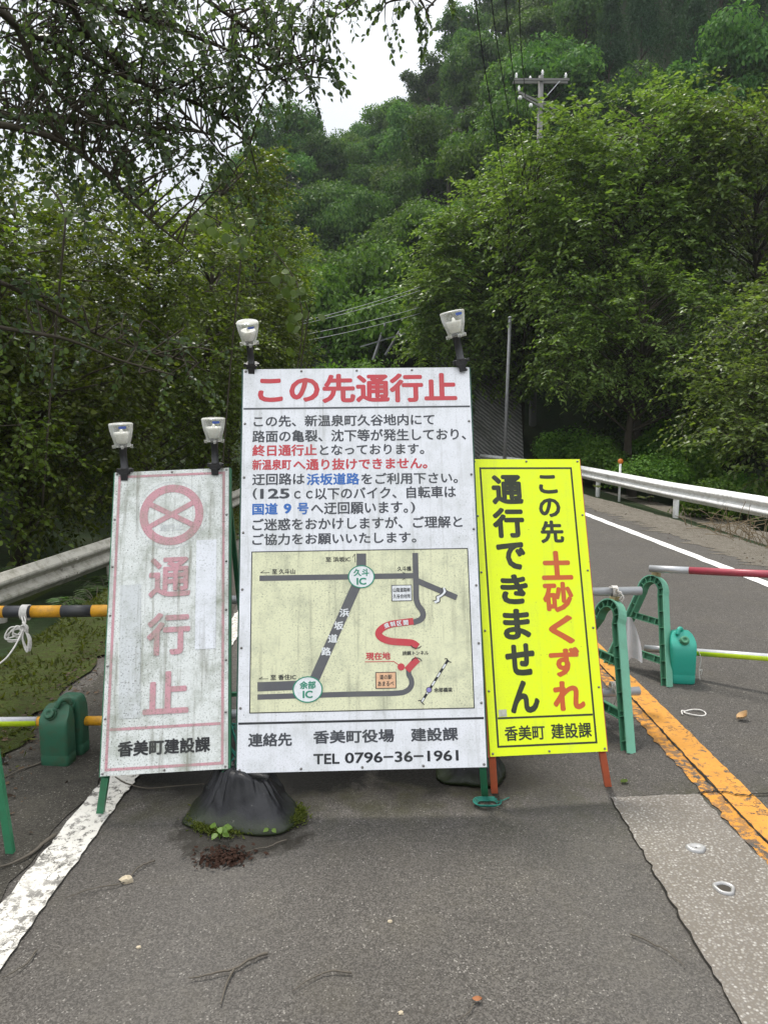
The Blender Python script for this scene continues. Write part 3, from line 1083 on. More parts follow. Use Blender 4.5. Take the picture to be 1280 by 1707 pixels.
for rect, mat, t1, t2 in (((782, 226, 882, 302), 'm_white', '山陰道路㈱', '久谷合材所'), ((703, 659, 804, 736), 'm_peach', '道の駅', 'あまるべ')):
    a, c = B.uv(*z2(rect[0], rect[1])), B.uv(*z2(rect[2], rect[3]))
    qd = [(a[0], c[1]), (c[0], c[1]), (c[0], a[1]), (a[0], a[1])]
    B.poly(mat, qd, 3)
    B.frame('m_jet', qd, 0.003, 4)
    m_ = (a + c) / 2
    wd = c[0] - a[0]
    B.text('m_jet', t1, m_ + [0, 0.0145], wd * (0.86 if len(t1) > 3 else 0.62), 0.021, 0.015, 4)
    B.text('m_jet', t2, m_ + [0, -0.0145], wd * (0.88 if len(t2) > 4 else 0.80), 0.021, 0.015, 4)
B.part = 'map_symbol'
# little arrows, call-out, tunnel mouths, river break and railway
rib2('m_jet', [(177, 163), (132, 164), ], 2.5, lift=3)
rib2('m_jet', [(132, 164), (150, 152)], 2.5, lift=3)
rib2('m_jet', [(170, 690), (124, 691)], 2.5, lift=3)
rib2('m_jet', [(124, 691), (142, 680)], 2.5, lift=3)
rib2('m_jet', [(601, 112), (600, 70)], 2.5, lift=3)
rib2('m_jet', [(600, 70), (588, 88)], 2.5, lift=3)
rib2('m_red', [(649, 606), (793, 604)], 3.5, lift=3)
rib2('m_red', [(793, 604), (818, 622)], 3.5, lift=3)
B.disc('m_red', B.uv(*z2(829, 631)), 17 * kx, 5)
rib2('m_jet', [(878, 524), (886, 534), (904, 538), (920, 535), (928, 527)], 4, lift=6, smooth=True)
rib2('m_jet', [(880, 601), (888, 591), (905, 586), (922, 591), (931, 603)], 4, lift=6, smooth=True)
rib2('m_jet', [(836, 160), (845, 166), (848, 163)], 3, lift=5)
rib2('m_jet', [(836, 198), (845, 192), (848, 195)], 3, lift=5)
rib2('m_white', [(1040, 238), (1045, 258), (1030, 275), (1012, 285), (1012, 302), (995, 310)], 13, lift=5, smooth=True)
rib2('m_jet', [(1033, 236), (1036, 258), (1022, 272), (1003, 281), (1004, 298), (986, 304)], 3.5, lift=6, smooth=True)
rib2('m_jet', [(1047, 240), (1053, 258), (1038, 277), (1021, 290), (1021, 306), (1003, 315)], 3.5, lift=6, smooth=True)
B.part = 'map_railway'
rib2('m_jet', [(1062, 596), (930, 806)], 12, lift=3)
ra, rb_ = np.array([1062, 596]), np.array([930, 806])
for t in np.arange(0.1, 0.95, 0.2):
    rib2('m_white', [ra + (rb_ - ra) * t, ra + (rb_ - ra) * (t + 0.105)], 7.5, lift=4)
B.disc('m_jet', B.uv(*z2(967, 745)), 14 * kx, 5)
B.disc('m_purple', B.uv(*z2(967, 745)), 11 * kx, 6)
rib2('m_jet', [(1044, 592), (1055, 590), (1064, 603), (1078, 608)], 4, lift=5, smooth=True)
rib2('m_jet', [(913, 800), (925, 797), (932, 808), (944, 818)], 4, lift=5, smooth=True)
B.part = 'contact_text'
# contact lines
B.line('m_black', '連絡先', z2(70, 993)[0], z2(0, 996)[1], z2(288, 993)[0], z2(0, 990)[1], 68 * .336, 0.03)
B.line('m_black', '香美町役場', z2(393, 0)[0], z2(0, 981)[1], z2(795, 0)[0], z2(0, 971)[1], 67 * .336, 0.03)
B.line('m_black', '建設課', z2(877, 0)[0], z2(0, 969)[1], z2(1112, 0)[0], z2(0, 963)[1], 68 * .336, 0.03)
B.line('m_jet', 'TEL', z2(394, 0)[0], z2(0, 1089)[1], z2(524, 0)[0], z2(0, 1087)[1], 52 * .336, 0.025)
B.line('m_jet', '0796−36−1961', z2(550, 0)[0], z2(0, 1083)[1], z2(1114, 0)[0], z2(0, 1071)[1], 54 * .336, 0.025)
B.finish()
B.rivets(edge_rivets(1.10, 1.873, 5, 8))
stand(B, 'dark_green_steel', 'green_steel', [(402, 1330), (808, 1327)], 4.35, 0.0)
MAIN = B

# --- the grimy white sign on the left
B = Board('no_through_sign', 'narrow grimy white sign with faded pink circled cross and lettering, on green legs',
          (-0.996, 3.353, 0.846), 1.8, -23.6, -2.5, 0.55, 1.40, 'sign', M['old_panel'])


def z3(X, Y): return 150 + X * 0.21669, 670 + Y * 0.21669
def z4(X, Y): return 150 + X * 0.28906, 1030 + Y * 0.28906


px2l = 0.55 / 201
B.part = 'border'
qa = [B.uv(*z3(232, 582)), B.uv(*z3(1036, 541)), B.uv(*z4(757, 834)), B.uv(*z4(90, 884))]
u0, u1 = (qa[0][0] + qa[3][0]) / 2, (qa[1][0] + qa[2][0]) / 2
vt, vb = (qa[0][1] + qa[1][1]) / 2, (qa[2][1] + qa[3][1]) / 2
B.frame('old_red', [(u0, vb), (u1, vb), (u1, vt), (u0, vt)], 0.012, 2)
vm = (B.uv(*z4(105, 652))[1] + B.uv(*z4(772, 604))[1]) / 2
B.poly('old_red', [(u0 + .008, vm - .006), (u1 - .008, vm - .006), (u1 - .008, vm + .006), (u0 + .008, vm + .006)], 2)
B.part = 'prohibition_symbol'
c = B.uv(*z3(628, 867))
ro = (B.uv(*z3(873, 867))[0] - B.uv(*z3(382, 867))[0]) / 2
B.ring('old_red', c, ro * 0.745, ro, 2)
B.ring('old_grey', c, ro * 1.09, ro * 1.108, 2)
for s_ in (-1, 1):
    a = 0.50
    d = np.array([math.cos(a), s_ * math.sin(a)])
    B.ribbon('old_red', [c - d * ro * 0.76, c + d * ro * 0.76], ro * 0.165, 3 if s_ > 0 else 4)
B.text('old_grey', '通行止', c + [0.0, -ro * 0.42], ro * 0.72, ro * 0.22, 0.02, 2)
B.part = 'vertical_text'
s3 = lambda X0, X1, Y0, Y1: (z3(X0, 0)[0], z3(X1, 0)[0], z3(0, Y0)[1], z3(0, Y1)[1])
B.glyph('old_red', '通', *s3(455, 776, 1195, 1502), 0.022, 5)
B.glyph('old_red', '行', 245, 317, 1021, 1092, 0.026, 5)
B.glyph('old_red', '止', 239, 315, 1119, 1190, 0.022, 5)
B.part = 'office_name'
B.line('old_black', '香美町建設課', z4(160, 0)[0], z4(0, 762)[1], z4(694, 0)[0], z4(0, 726)[1], 90 * .289, 0.034, 3)
B.part = 'sticker'
for r_, m_ in (((327.5, 361, 900, 1082), 'old_sticker'), ((200, 236, 975, 1198), 'old_grey')):
    a, d = B.uv((r_[0] + r_[1]) / 2, r_[2]), B.uv((r_[0] + r_[1]) / 2 - 2, r_[3])
    wd = 34.5 * px2l / 2
    B.poly(m_, [(d[0] - wd, d[1]), (d[0] + wd, d[1]), (a[0] + wd, a[1]), (a[0] - wd, a[1])], 3)
B.finish()
B.rivets(edge_rivets(0.55, 1.40, 3, 7, 0.010), 0.0055)
stand(B, 'green_steel', 'green_steel', [(167, 1358), (392, 1345)], 4.0, 0.0)
LEFT = B

# --- the yellow sign on the right
B = Board('landslide_warning_sign', 'bright yellow sign with vertical black and orange lettering on orange legs',
          (0.729, 3.460, 0.879), 6.8, -20.0, 0.4, 0.55, 1.40, 'sign', M['yel_panel'])


def z5(X, Y): return 770 + X * 0.35147, 740 + Y * 0.35147


B.part = 'border'
qa = [B.uv(*z5(*p)) for p in ((80, 119), (511, 111), (643, 1416), (179, 1438))]
u0, u1 = (qa[0][0] + qa[3][0]) / 2, (qa[1][0] + qa[2][0]) / 2
vt, vb = (qa[0][1] + qa[1][1]) / 2, (qa[2][1] + qa[3][1]) / 2
B.frame('yel_black', [(u0, vb), (u1, vb), (u1, vt), (u0, vt)], 0.009, 1)
vm = (B.uv(*z5(168, 1301))[1] + B.uv(*z5(632, 1286))[1]) / 2
B.poly('yel_black', [(u0 + .006, vm - .0045), (u1 - .006, vm - .0045), (u1 - .006, vm + .0045), (u0 + .006, vm + .0045)], 1)
B.part = 'vertical_text'
s5 = lambda X0, X1, Y0, Y1: (z5(X0, 0)[0], z5(X1, 0)[0], z5(0, Y0)[1], z5(0, Y1)[1])
for ch, bx in (('通', (138, 291, 146, 287)), ('行', (143, 298, 302, 446)), ('で', (162, 304, 466, 598)), ('き', (180, 316, 618, 761)),
               ('ま', (192, 328, 782, 929)), ('せ', (203, 348, 946, 1100)), ('ん', (225, 369, 1121, 1278))):
    B.glyph('yel_black', ch, *s5(*bx), 0.042, 1, 0.97)
for ch, bx in (('こ', (362, 453, 147, 236)), ('の', (363, 468, 257, 348)), ('先', (370, 484, 363, 471))):
    B.glyph('yel_black', ch, *s5(*bx), 0.036, 1, 0.97)
for ch, bx in (('土', (372, 525, 507, 645)), ('砂', (381, 531, 654, 799)), ('く', (410, 534, 812, 949)), ('ず', (411, 563, 964, 1106)), ('れ', (428, 584, 1124, 1266))):
    B.glyph('yel_red', ch, *s5(*bx), 0.04, 1, 0.97)
B.part = 'office_name'
B.line('yel_black', '香美町', z5(202, 0)[0], z5(0, 1375)[1], z5(393, 0)[0], z5(0, 1368)[1], 72 * .3515, 0.022)
B.line('yel_black', '建設課', z5(422, 0)[0], z5(0, 1364)[1], z5(614, 0)[0], z5(0, 1357)[1], 74 * .3515, 0.022)
B.part = 'small_label'
a, d = B.uv(*z5(173, 1262)), B.uv(*z5(213, 1294))
B.poly('grey_label', [(a[0], d[1]), (d[0], d[1]), (d[0], a[1]), (a[0], a[1])], 2)
B.finish()
B.rivets(edge_rivets(0.55, 1.40, 3, 6, 0.012), 0.0055)
stand(B, 'orange_steel', 'orange_steel', [(824, 1321), (1013, 1310)], 4.25, 0.0)
YEL = B


# ---------------------------------------------------------------- clamp-on warning lamps
def lamp(label, base_px, Y, tilt_x, tilt_y, group='warning lamps clamped on the signs', k=1.0, board=None):
    p = at(base_px[0], base_px[1], Y)
    root = thing('warning_lamp', label, 'lamp', p, group)
    root.rotation_euler = (R(tilt_x), R(tilt_y), 0)
    root.scale = (k, k, k)
    post = MB().lathe([(0.019, -0.03), (0.019, 0.0), (0.021, 0.002), (0.021, 0.012), (0.0185, 0.014), (0.0185, 0.105), (0.021, 0.108), (0.021, 0.13), (0.017, 0.14)], 18)
    post.build('post', M['black_plastic'], root, True)
    cl = MB().box((0, 0.006, -0.008), (0.055, 0.05, 0.028)).box((0.034, 0.0, -0.002), (0.02, 0.016, 0.014)).box((-0.034, 0.0, -0.004), (0.016, 0.014, 0.02))
    cl.tube([(0.03, -0.03, -0.002), (0.03, 0.03, -0.002)], 0.005, 6).box((0, -0.018, -0.035), (0.034, 0.014, 0.035))
    cl.build('clamp', M['black_plastic'], root)
    prof = [(0.022, 0.118), (0.040, 0.121), (0.043, 0.128), (0.041, 0.140), (0.046, 0.158), (0.053, 0.182), (0.058, 0.208), (0.061, 0.232), (0.0615, 0.238), (0.057, 0.243), (0.03, 0.246)]
    shell = MB().lathe(prof, 28)
    for a in (0.3, 1.9, 3.4, 5.0):
        shell.box((0.043 * math.cos(a), 0.043 * math.sin(a), 0.122), (0.017, 0.014, 0.016), rotm(z=a))
    shell.build('lens', M['lens'], root, True)
    inn = MB().lathe([(0.012, 0.136), (0.024, 0.140), (0.034, 0.160), (0.040, 0.186), (0.042, 0.196), (0.030, 0.196), (0.012, 0.170)], 24)
    inn.lathe([(0.009, 0.15), (0.009, 0.205), (0.004, 0.212)], 10)
    inn.build('reflector', M['lamp_inner'], root, True)
    lb = MB()
    a = np.linspace(-PI / 2 + 0.15, -PI / 2 + 0.75, 7)
    r0, r1 = 0.0603, 0.0620
    lb.grid(np.stack([r0 * np.cos(a), r1 * np.cos(a)]), np.stack([r0 * np.sin(a), r1 * np.sin(a)]), np.stack([np.full(7, 0.219), np.full(7, 0.231)]))
    lb.build('label', M['blue_label'], root)
    return root


def top_y(b, u):
    q = b.R @ np.array([u, 0, b.H / 2]) + b.pos
    return q[1]


lamp('clear warning lamp tipped towards the camera, on top left corner of the tall white sign', (419, 607), top_y(MAIN, -.5) - 0.005, 24, 0, k=0.86)
lamp('clear warning lamp leaning left, on top right corner of the tall white sign', (768, 601), top_y(MAIN, .5) - 0.005, 6, -12, k=0.98)
lamp('clear warning lamp at the left end of the grimy white sign top edge', (208, 783), top_y(LEFT, -.2) - 0.005, 5, -1, k=0.93)
lamp('clear warning lamp at the right end of the grimy white sign top edge', (359, 774), top_y(LEFT, .2) - 0.005, 5, 0, k=0.93)


# ---------------------------------------------------------------- pipes
def pipe(name, label, a, b, r, segs, group=None, caps=True, split=None):
    """segs: list of (t0, t1, material); a thing whose stripes are its mesh's materials"""
    a, b = np.asarray(a, float), np.asarray(b, float)
    mats = []
    mb = MB()
    for t0, t1, m in segs:
        if m not in mats: mats.append(m)
        mb.tube([a + (b - a) * t0, a + (b - a) * t1], r, 20, True, mats.index(m))
    o = mb.build(name, [M[m] for m in mats], None, False, loc=(a + b) / 2)
    for p in o.data.polygons:
        p.use_smooth = len(p.vertices) == 4
    return tag(o, label, 'barrier pipe', group)


# upper bar, left: black and amber bands; its bare steel continuation carries on behind the boards
PL, PR = at(-190, 1022, 3.66), at(300, 1017, 3.70)
L_ = np.linalg.norm(PR - PL)
segs, t, k = [], 0.0, 0
n_b = 14
off_ = 0.0
edges = [-190, -120, -72, -24, 7, 52, 102, 153, 203, 252, 300]
for i in range(len(edges) - 1):
    segs.append(((edges[i] + 190) / 490, (edges[i + 1] + 190) / 490, ['yel_stripe', 'blk_stripe'][(i + 1) % 2]))
pipe('barrier_pipe', 'upper barrier bar banded black and amber, left of the grimy white sign', PL, PR, 0.0305, segs, 'barrier bars across the road')
pipe('barrier_pipe', 'upper bare steel bar ending on the nearer green barricade stand', at(360, 1001, 3.92), at(1068, 985, 4.16), 0.0245, [(0, 1, 'galv')], 'barrier bars across the road')
pa, pb = at(-190, 1206, 3.64), at(62, 1203, 3.70)


def half_pipe(name, label, a, b, r, m_top, m_bot, group, extra=None):
    a, b = np.asarray(a, float), np.asarray(b, float)
    mats = [m_top, m_bot]
    mb = MB()
    n0 = 20
    d = nrm(b - a)
    up = nrm(np.array([0, -0.15, 1.0]) - d * np.dot([0, -0.15, 1.0], d))
    sd_ = np.cross(d, up)
    ang = np.arange(n0) * 2 * PI / n0 + 0.001
    c0 = r * (np.cos(ang)[:, None] * sd_ + np.sin(ang)[:, None] * up)
    V = np.vstack([a + c0, b + c0])
    k = np.arange(n0)
    F = np.stack([k, (k + 1) % n0, n0 + (k + 1) % n0, n0 + k], 1)
    upm = np.sin(ang + PI / n0) > 0.5
    base = mb.n
    mb.add(V, F[upm], 0)
    mb.F.append((F[~upm] + base, 1))
    mb.F.append((np.array([k[::-1]]), 0))
    mb.F.append((np.array([k + n0]), 0))
    if extra:
        for t0, t1, m in extra:
            if m not in mats: mats.append(m)
            mb.tube([a + (b - a) * t0, a + (b - a) * t1], r, n0, True, mats.index(m))
    o = mb.build(name, [M[m] for m in mats], None, False, loc=(a + b) / 2)
    for p in o.data.polygons:
        p.use_smooth = len(p.vertices) == 4
    return tag(o, label, 'barrier pipe', group)


half_pipe('barrier_pipe', 'lower bar with silver and lime halves running through the dirty green jerrycan', pa, pb, 0.0245, 'silver_tape', 'lime_tape', 'barrier bars across the road',
          [(1.003, 2.05, 'yel_stripe')])
pipe('barrier_pipe', 'lower bare steel bar ending on the nearer green barricade stand', at(384, 1191, 3.80), at(1065, 1152, 4.12), 0.0245, [(0, 1, 'galv')], 'barrier bars across the road')
ra_, rb_ = at(1083, 948, 5.05), at(1360, 961, 4.45)
pipe('barrier_pipe', 'upper bar wrapped in dark red tape at the right edge', ra_, rb_, 0.0245, [(0, 0.262, 'galv'), (0.262, 1, 'red_tape')], 'barrier bars across the road')
half_pipe('barrier_pipe', 'lower bar with silver and lime tape beside the clean teal jerrycan', at(1128, 1085, 4.93), at(1360, 1102, 4.45), 0.0245, 'silver_tape', 'lime_tape', 'barrier bars across the road',
          [(-0.26, -0.003, 'galv')])


# ---------------------------------------------------------------- moulded barricade stands
def barricade(label, fa, fb, apex, wn=0.058, group='green barricade stands'):
    """arch in the plane through both feet and the apex; H-section with little ribs"""
    fa, fb, apex = [np.asarray(p, float) for p in (fa, fb, apex)]
    mid = (fa + fb) / 2
    sx = nrm(fb - fa)
    half = np.linalg.norm(fb - fa) / 2
    h = np.linalg.norm(apex - mid)
    up = nrm(apex - mid)
    nn = nrm(np.cross(sx, up))
    root = thing('barricade_stand', label, 'barricade', mid, group)
    rt = 0.115                                   # radius of the arch
    pts = []
    ytop = h - rt
    for t in np.linspace(0, 1, 12):
        e = -half + (half - rt) * t
        pts.append((e, ytop * t))
    for a in np.linspace(PI, 0, 15)[1:-1]:
        pts.append((rt * math.cos(a), ytop + rt * math.sin(a)))
    for t in np.linspace(1, 0, 12):
        pts.append((half - (half - rt) * t, ytop * t))
    P = np.array(pts)
    T = nrm(np.gradient(P, axis=0))
    N = np.stack([-T[:, 1], T[:, 0]], 1)         # outward
    to3 = lambda p, nv: p[..., 0:1] * sx + p[..., 1:2] * up + nv * nn

    def band(mb, o0, o1, w0):
        A = [to3(P + N * o, s_ * w0) for o, s_ in ((o0, -1), (o0, 1), (o1, 1), (o1, -1))]
        rings = [np.stack([A[j][i] for j in range(4)]) for i in range(len(P))]
        mb.loft(rings)

    mb = MB()
    band(mb, 0.0, -0.007, wn / 2)
    mb.build('outer_flange', M['barricade'], root)
    mb = MB()
    band(mb, -0.044, -0.050, wn / 2)
    band(mb, -0.0075, -0.0435, 0.004)
    for i in range(1, len(P) - 1, 2):
        q = P[i] - N[i] * 0.0255
        rot = np.stack([T[i][0] * sx + T[i][1] * up, nn, N[i][0] * sx + N[i][1] * up], 1)
        for s_ in (-1, 1):
            mb.box(to3(q, s_ * (wn / 4 + 0.001)), (0.005, wn / 2 - 0.008, 0.0355), rot)
    mb.build('ribbed_web', M['barricade_in'], root)
    for zc in (0.56, 0.21):
        t = zc * h / ytop
        e = half - (half - rt) * min(t, 1) - 0.052
        cb = MB()
        for dz in (-0.02, 0.02):
            cb.add(*_bx(to3(np.array([0, zc * h + dz]), 0), (2 * e, wn * 0.8, 0.005), np.stack([sx, nn, up], 1)))
        cb.add(*_bx(to3(np.array([0, zc * h]), 0), (2 * e, 0.006, 0.034), np.stack([sx, nn, up], 1)))
        for u in np.linspace(-e * 0.7, e * 0.7, 4):
            cb.add(*_bx(to3(np.array([u, zc * h]), 0), (0.006, wn * 0.76, 0.033), np.stack([sx, nn, up], 1)))
        cb.build('crossbar', M['barricade_in'], root)
    sd2 = MB()
    q = to3(np.array([0, h + 0.012]), 0)
    sd2.box(q, (0.05, 0.036, 0.026), np.stack([sx, nn, up], 1))
    sd2.build('saddle_clamp', M['brass'], root)
    return root


def _bx(c, size, rot):
    x, y, z = np.asarray(size, float) / 2
    V = np.array([[-x, -y, -z], [x, -y, -z], [x, y, -z], [-x, y, -z], [-x, -y, z], [x, -y, z], [x, y, z], [-x, y, z]]) @ np.asarray(rot).T
    return V + np.asarray(c), [[0, 3, 2, 1], [4, 5, 6, 7], [0, 1, 5, 4], [1, 2, 6, 5], [2, 3, 7, 6], [3, 0, 4, 7]]


barricade('faded green arched barricade stand just beside the yellow sign', G(1053, 1257), np.array([0.97, 4.55, 0.0]), at(1024, 1000, 4.22))
barricade('faded green arched barricade stand farther back, next to the clean teal jerrycan', G(1117, 1146), G(1010, 1105), at(1093, 960, 5.06))


# ---------------------------------------------------------------- jerrycans (bar weights)
def jerrycan(label, p, yaw, w_, d_, h_, mat, lobes=1, group='green jerrycans weighting the bars'):
    root = thing('jerrycan', label, 'jerrycan', p, group)
    root.rotation_euler = (0, 0, R(yaw))

    def body(cx_, cy_, w2, d2, h2, front=True):
        rings = []
        n = 40
        a = np.arange(n) * 2 * PI / n
        prof = [(0.0, 0.80), (0.006, 0.92), (0.02, 0.985), (0.09, 1.0), (0.16, 1.0), (0.175, 0.975), (0.19, 0.975), (0.205, 1.0), (0.5, 0.995), (0.66, 1.0),
                (0.74, 0.985), (0.80, 0.95), (0.86, 0.88), (0.905, 0.78), (0.93, 0.66), (0.94, 0.45)]
        for z, k in prof:
            e = 0.28
            x = np.sign(np.cos(a)) * np.abs(np.cos(a)) ** e * w2 / 2 * k
            y = np.sign(np.sin(a)) * np.abs(np.sin(a)) ** e * d2 / 2 * (0.5 + 0.5 * k)
            if front and z > 0.70:                     # sloping shoulder that carries the cap
                y = np.maximum(y, -d2 / 2 + (z - 0.70) / 0.24 * d2 * (0.55 if lobes == 1 else 0.8))
            rings.append(np.stack([x + cx_, y + cy_, np.full(n, z * h2)], 1))
        return rings

    mb = MB()
    if lobes == 1:
        mb.loft(body(0, 0, w_, d_, h_))
    else:
        mb.loft(body(0, -d_ * 0.30, w_, d_ * 0.44, h_))
        mb.loft(body(0.012, d_ * 0.30, w_ * 0.92, d_ * 0.44, h_ * 1.03, False))
        mb.box((0, 0, h_ * 0.82), (w_ * 0.72, d_ * 0.36, h_ * 0.14))
    mb.build('body', mat, root, True)
    fy = -d_ * 0.30 if lobes == 2 else -d_ * 0.12
    cap = MB()
    cp_ = np.array([-w_ * 0.12 if lobes == 2 else w_ * 0.02, fy - (d_ * 0.10 if lobes == 2 else d_ * 0.20), h_ * 0.815])
    mt = rotm(x=R(52))
    cap.lathe([(0.030, -0.012), (0.030, 0.006)], 22, mt, cp_)
    cap.lathe([(0.026, 0.006), (0.026, 0.020), (0.023, 0.023), (0.011, 0.023), (0.010, 0.018)], 22, mt, cp_)
    cap.build('cap', M['can_old'] if lobes == 2 else M['barricade_in'], root, True)
    hd = MB()
    x0, x1 = (w_ * 0.02, w_ * 0.26) if lobes == 2 else (-w_ * 0.22, -w_ * 0.02)
    hy = fy + 0.02
    path = smooth_path([(x0, hy - 0.02, h_ * 0.90), (x0 + 0.01, hy - 0.01, h_ * 0.975), ((x0 + x1) / 2, hy, h_ * 1.0), (x1, hy + 0.02, h_ * 0.985), (x1 + 0.01, hy + 0.03, h_ * 0.90)], 5)
    hd.tube(path, 0.013, 10)
    hd.build('handle', mat, root, True)
    return root


pcan = G(96, 1272)
jerrycan('dirty dark green double jerrycan straddling the lower bar, left of the grimy white sign', pcan + [0.015, 0.06, 0], -6, 0.152, 0.21, 0.325, M['can_old'], 2)
jerrycan('clean teal jerrycan standing beside the farther green barricade stand', G(1139, 1140) + [0, 0.06, 0], -8, 0.165, 0.16, 0.355, M['can_new'], 1)
jerrycan('teal jerrycan almost hidden behind the right edge of the yellow sign', G(976, 1222) + [0, 0.05, 0], 0, 0.17, 0.16, 0.34, M['can_new'], 1)


# ---------------------------------------------------------------- green leg of another stand at the left edge
fa = G(18, 1424)
root = thing('folding_stand', 'green steel leg of a folding stand cut off by the left edge', 'stand', fa)
MB().bar((0, 0, 0), (-0.10, 0.07, 0.72), 0.03, 0.022, (0, 1, 0)).build('leg', M['green_steel'], root)
MB().bar((-0.62, 0, 0), (-0.52, 0.07, 0.72), 0.03, 0.022, (0, 1, 0)).build('leg', M['green_steel'], root)
MB().bar((-0.60, 0.017, 0.15), (-0.03, 0.017, 0.15), 0.018, 0.018).build('crossbar', M['green_steel'], root)
MB().bar((-0.50, 0.075, 0.735), (-0.11, 0.075, 0.735), 0.03, 0.03).build('top_rail', M['green_steel'], root)


# ---------------------------------------------------------------- sandbags
def sandbag(label, p, rx, ry, h, seed, lean=(0.0, 0.0), neck=True, group='black sandbags holding down the signs'):
    root = thing('sandbag', label, 'sandbag', p, group)
    rs = np.random.RandomState(seed)
    n = 150
    a = np.arange(n) * 2 * PI / n
    rings = []
    ph = rs.rand(8) * 6
    zs = np.concatenate([np.linspace(0, 0.2, 7), np.linspace(0.24, 0.96, 26), [0.985, 1.0, 1.005, 1.0]])
    for j, z in enumerate(zs):
        sag = 1.0 + 0.09 * math.exp(-((z - 0.10) / 0.12) ** 2) - 0.05 * (z < 0.02)
        k = sag * (1 - 0.52 * z)
        if j >= len(zs) - 4:
            k *= (0.93, 0.78, 0.5, 0.2)[j - len(zs) + 4]
        lump = 1 + 0.07 * np.sin(2 * a + ph[0]) + 0.075 * np.sin(3 * a + ph[1] + 1.2 * z) + 0.04 * np.sin(5 * a + ph[2] - 3 * z) + 0.10 * np.exp(-((z - 0.02) / 0.10) ** 2) * np.exp(-((np.mod(a, 2 * PI) - 3.5) / 0.4) ** 2)
        g = max(0, z - 0.30)
        fold = 0.11 * g * (np.abs(np.sin(6.5 * a + ph[3] + 1.5 * z)) ** 0.5 - 0.6) + 0.09 * g * np.sin(15 * a + ph[4] - 2 * z) + 0.05 * g * np.sin(29 * a + ph[5] + 3 * z)
        crk = 0.014 * np.sin(9 * z * 2 + 4 * np.sin(3 * a + ph[6])) * np.sin(4 * a + ph[7])
        e = 0.75
        x = np.sign(np.cos(a)) * np.abs(np.cos(a)) ** e * rx * k * (lump + fold + crk) + lean[0] * z
        y = np.sign(np.sin(a)) * np.abs(np.sin(a)) ** e * ry * k * (lump + fold + crk) + lean[1] * z
        zz = z * h * (1 + 0.22 * max(0, z - 0.3) * np.cos(a + 2.9) + 0.07 * max(0, z - 0.4) * np.sin(3 * a + ph[6]) + 0.03 * np.sin(7 * a + ph[5]) * max(0, z - 0.6))
        rings.append(np.stack([x, y, zz], 1))
    mb = MB().loft(rings)
    mb.build('bag', M['sandbag'], root, True)
    if neck:
        nk = MB()
        rr = []
        for t in np.linspace(0, 1, 9):
            k = 0.6 * [0.10, 0.075, 0.042, 0.028, 0.030, 0.04, 0.045, 0.04, 0.02][int(t * 8 + .5)]
            fl = 1 + 0.16 * np.sin(7 * a + 4 * t) + 0.12 * np.sin(12 * a)
            rr.append(np.stack([lean[0] - 0.05 + k * fl * np.cos(a) + 0.02 * t, lean[1] + k * 0.7 * fl * np.sin(a) + 0.10 * t, h * 0.94 + 0.045 * math.sin(t * 2.2) + 0 * a], 1))
        nk.loft(rr)
        nk.build('neck', M['sandbag'], root, True)
    return root


pb_ = G(408, 1362)
SB = pb_ + [0, 0.03, 0]
sandbag('black sandbag with gathered top and mossy foot in front of the tall sign', SB, 0.232, 0.17, 0.186, 3, (-0.01, 0.045))
sandbag('black sandbag mostly hidden behind the lower right corner of the tall sign', G(792, 1312) + [0, 0.12, 0], 0.15, 0.13, 0.24, 5, (0, 0.03))

# teal twine from the sandbag neck up to the board frame
mb = MB()
rs = np.random.RandomState(11)
q0 = SB + [-0.03, 0.06, 0.235]
q1 = at(381, 1205, 3.40)
for i in range(9):
    m_ = (q0 + q1) / 2 + rs.randn(3) * [0.035, 0.02, 0.04]
    mb.tube(smooth_path([q0 + rs.randn(3) * 0.012, m_, q1 + rs.randn(3) * 0.015], 6), 0.0032, 5)
for i in range(5):
    e = q0 + [rs.randn() * 0.03, -0.03, -0.01 - 0.03 * rs.rand()]
    mb.tube(smooth_path([q0 + rs.randn(3) * 0.012, (q0 + e) / 2 + [0, -0.02, 0.02], e], 5), 0.003, 5)
tag(mb.build('twine', M['twine'], None, True), 'teal twine bundle tying the sandbag to the sign frame', 'twine')
# twine scrap on the road
mb = MB()
c = G(812, 1343)
for i in range(4):
    a = np.linspace(0.3 * i, 0.3 * i + 5.6, 26)
    mb.tube(np.stack([c[0] + (0.045 + 0.006 * i) * np.cos(a), c[1] + (0.03 + 0.004 * i) * np.sin(a), 0.008 + 0.004 * i + 0.003 * np.sin(3 * a)], 1), 0.0026, 5)
mb.tube(smooth_path([c + [0.04, 0.01, 0.008], c + [0.08, 0.03, 0.01], c + [0.11, 0.06, 0.006]], 5), 0.0024, 5)
tag(mb.build('twine_loop', M['twine'], None, True), 'coiled scrap of teal twine lying on the road below the tall sign', 'twine')

# white rope knotted on the banded bar
mb = MB()
kc = at(40, 1047, 3.60)
barp = at(43, 1021, 3.665)
for i in range(5):
    a = np.linspace(0, 2 * PI, 22)
    mb.tube(np.stack([barp[0] + (i - 2) * 0.0075 + 0 * a, barp[1] + 0.036 * np.cos(a), barp[2] + 0.036 * np.sin(a)], 1), 0.0042, 6)
rs = np.random.RandomState(2)
for k, (dx, dz, wd, n_) in enumerate([(-0.075, -0.05, 0.022, 3), (0.025, -0.11, 0.02, 4), (0.03, 0.01, 0.018, 2), (-0.05, -0.02, 0.02, 2)]):
    for j in range(n_):
        e = kc + np.array([dx, -0.01 - 0.006 * j, dz]) + rs.randn(3) * 0.007
        sidev = nrm(np.array([-dz, 0, dx])) * wd * (1 + 0.25 * rs.randn())
        mb.tube(smooth_path([kc, (kc + e) / 2 + sidev, e, (kc + e) / 2 - sidev, kc], 7), 0.0038, 6)
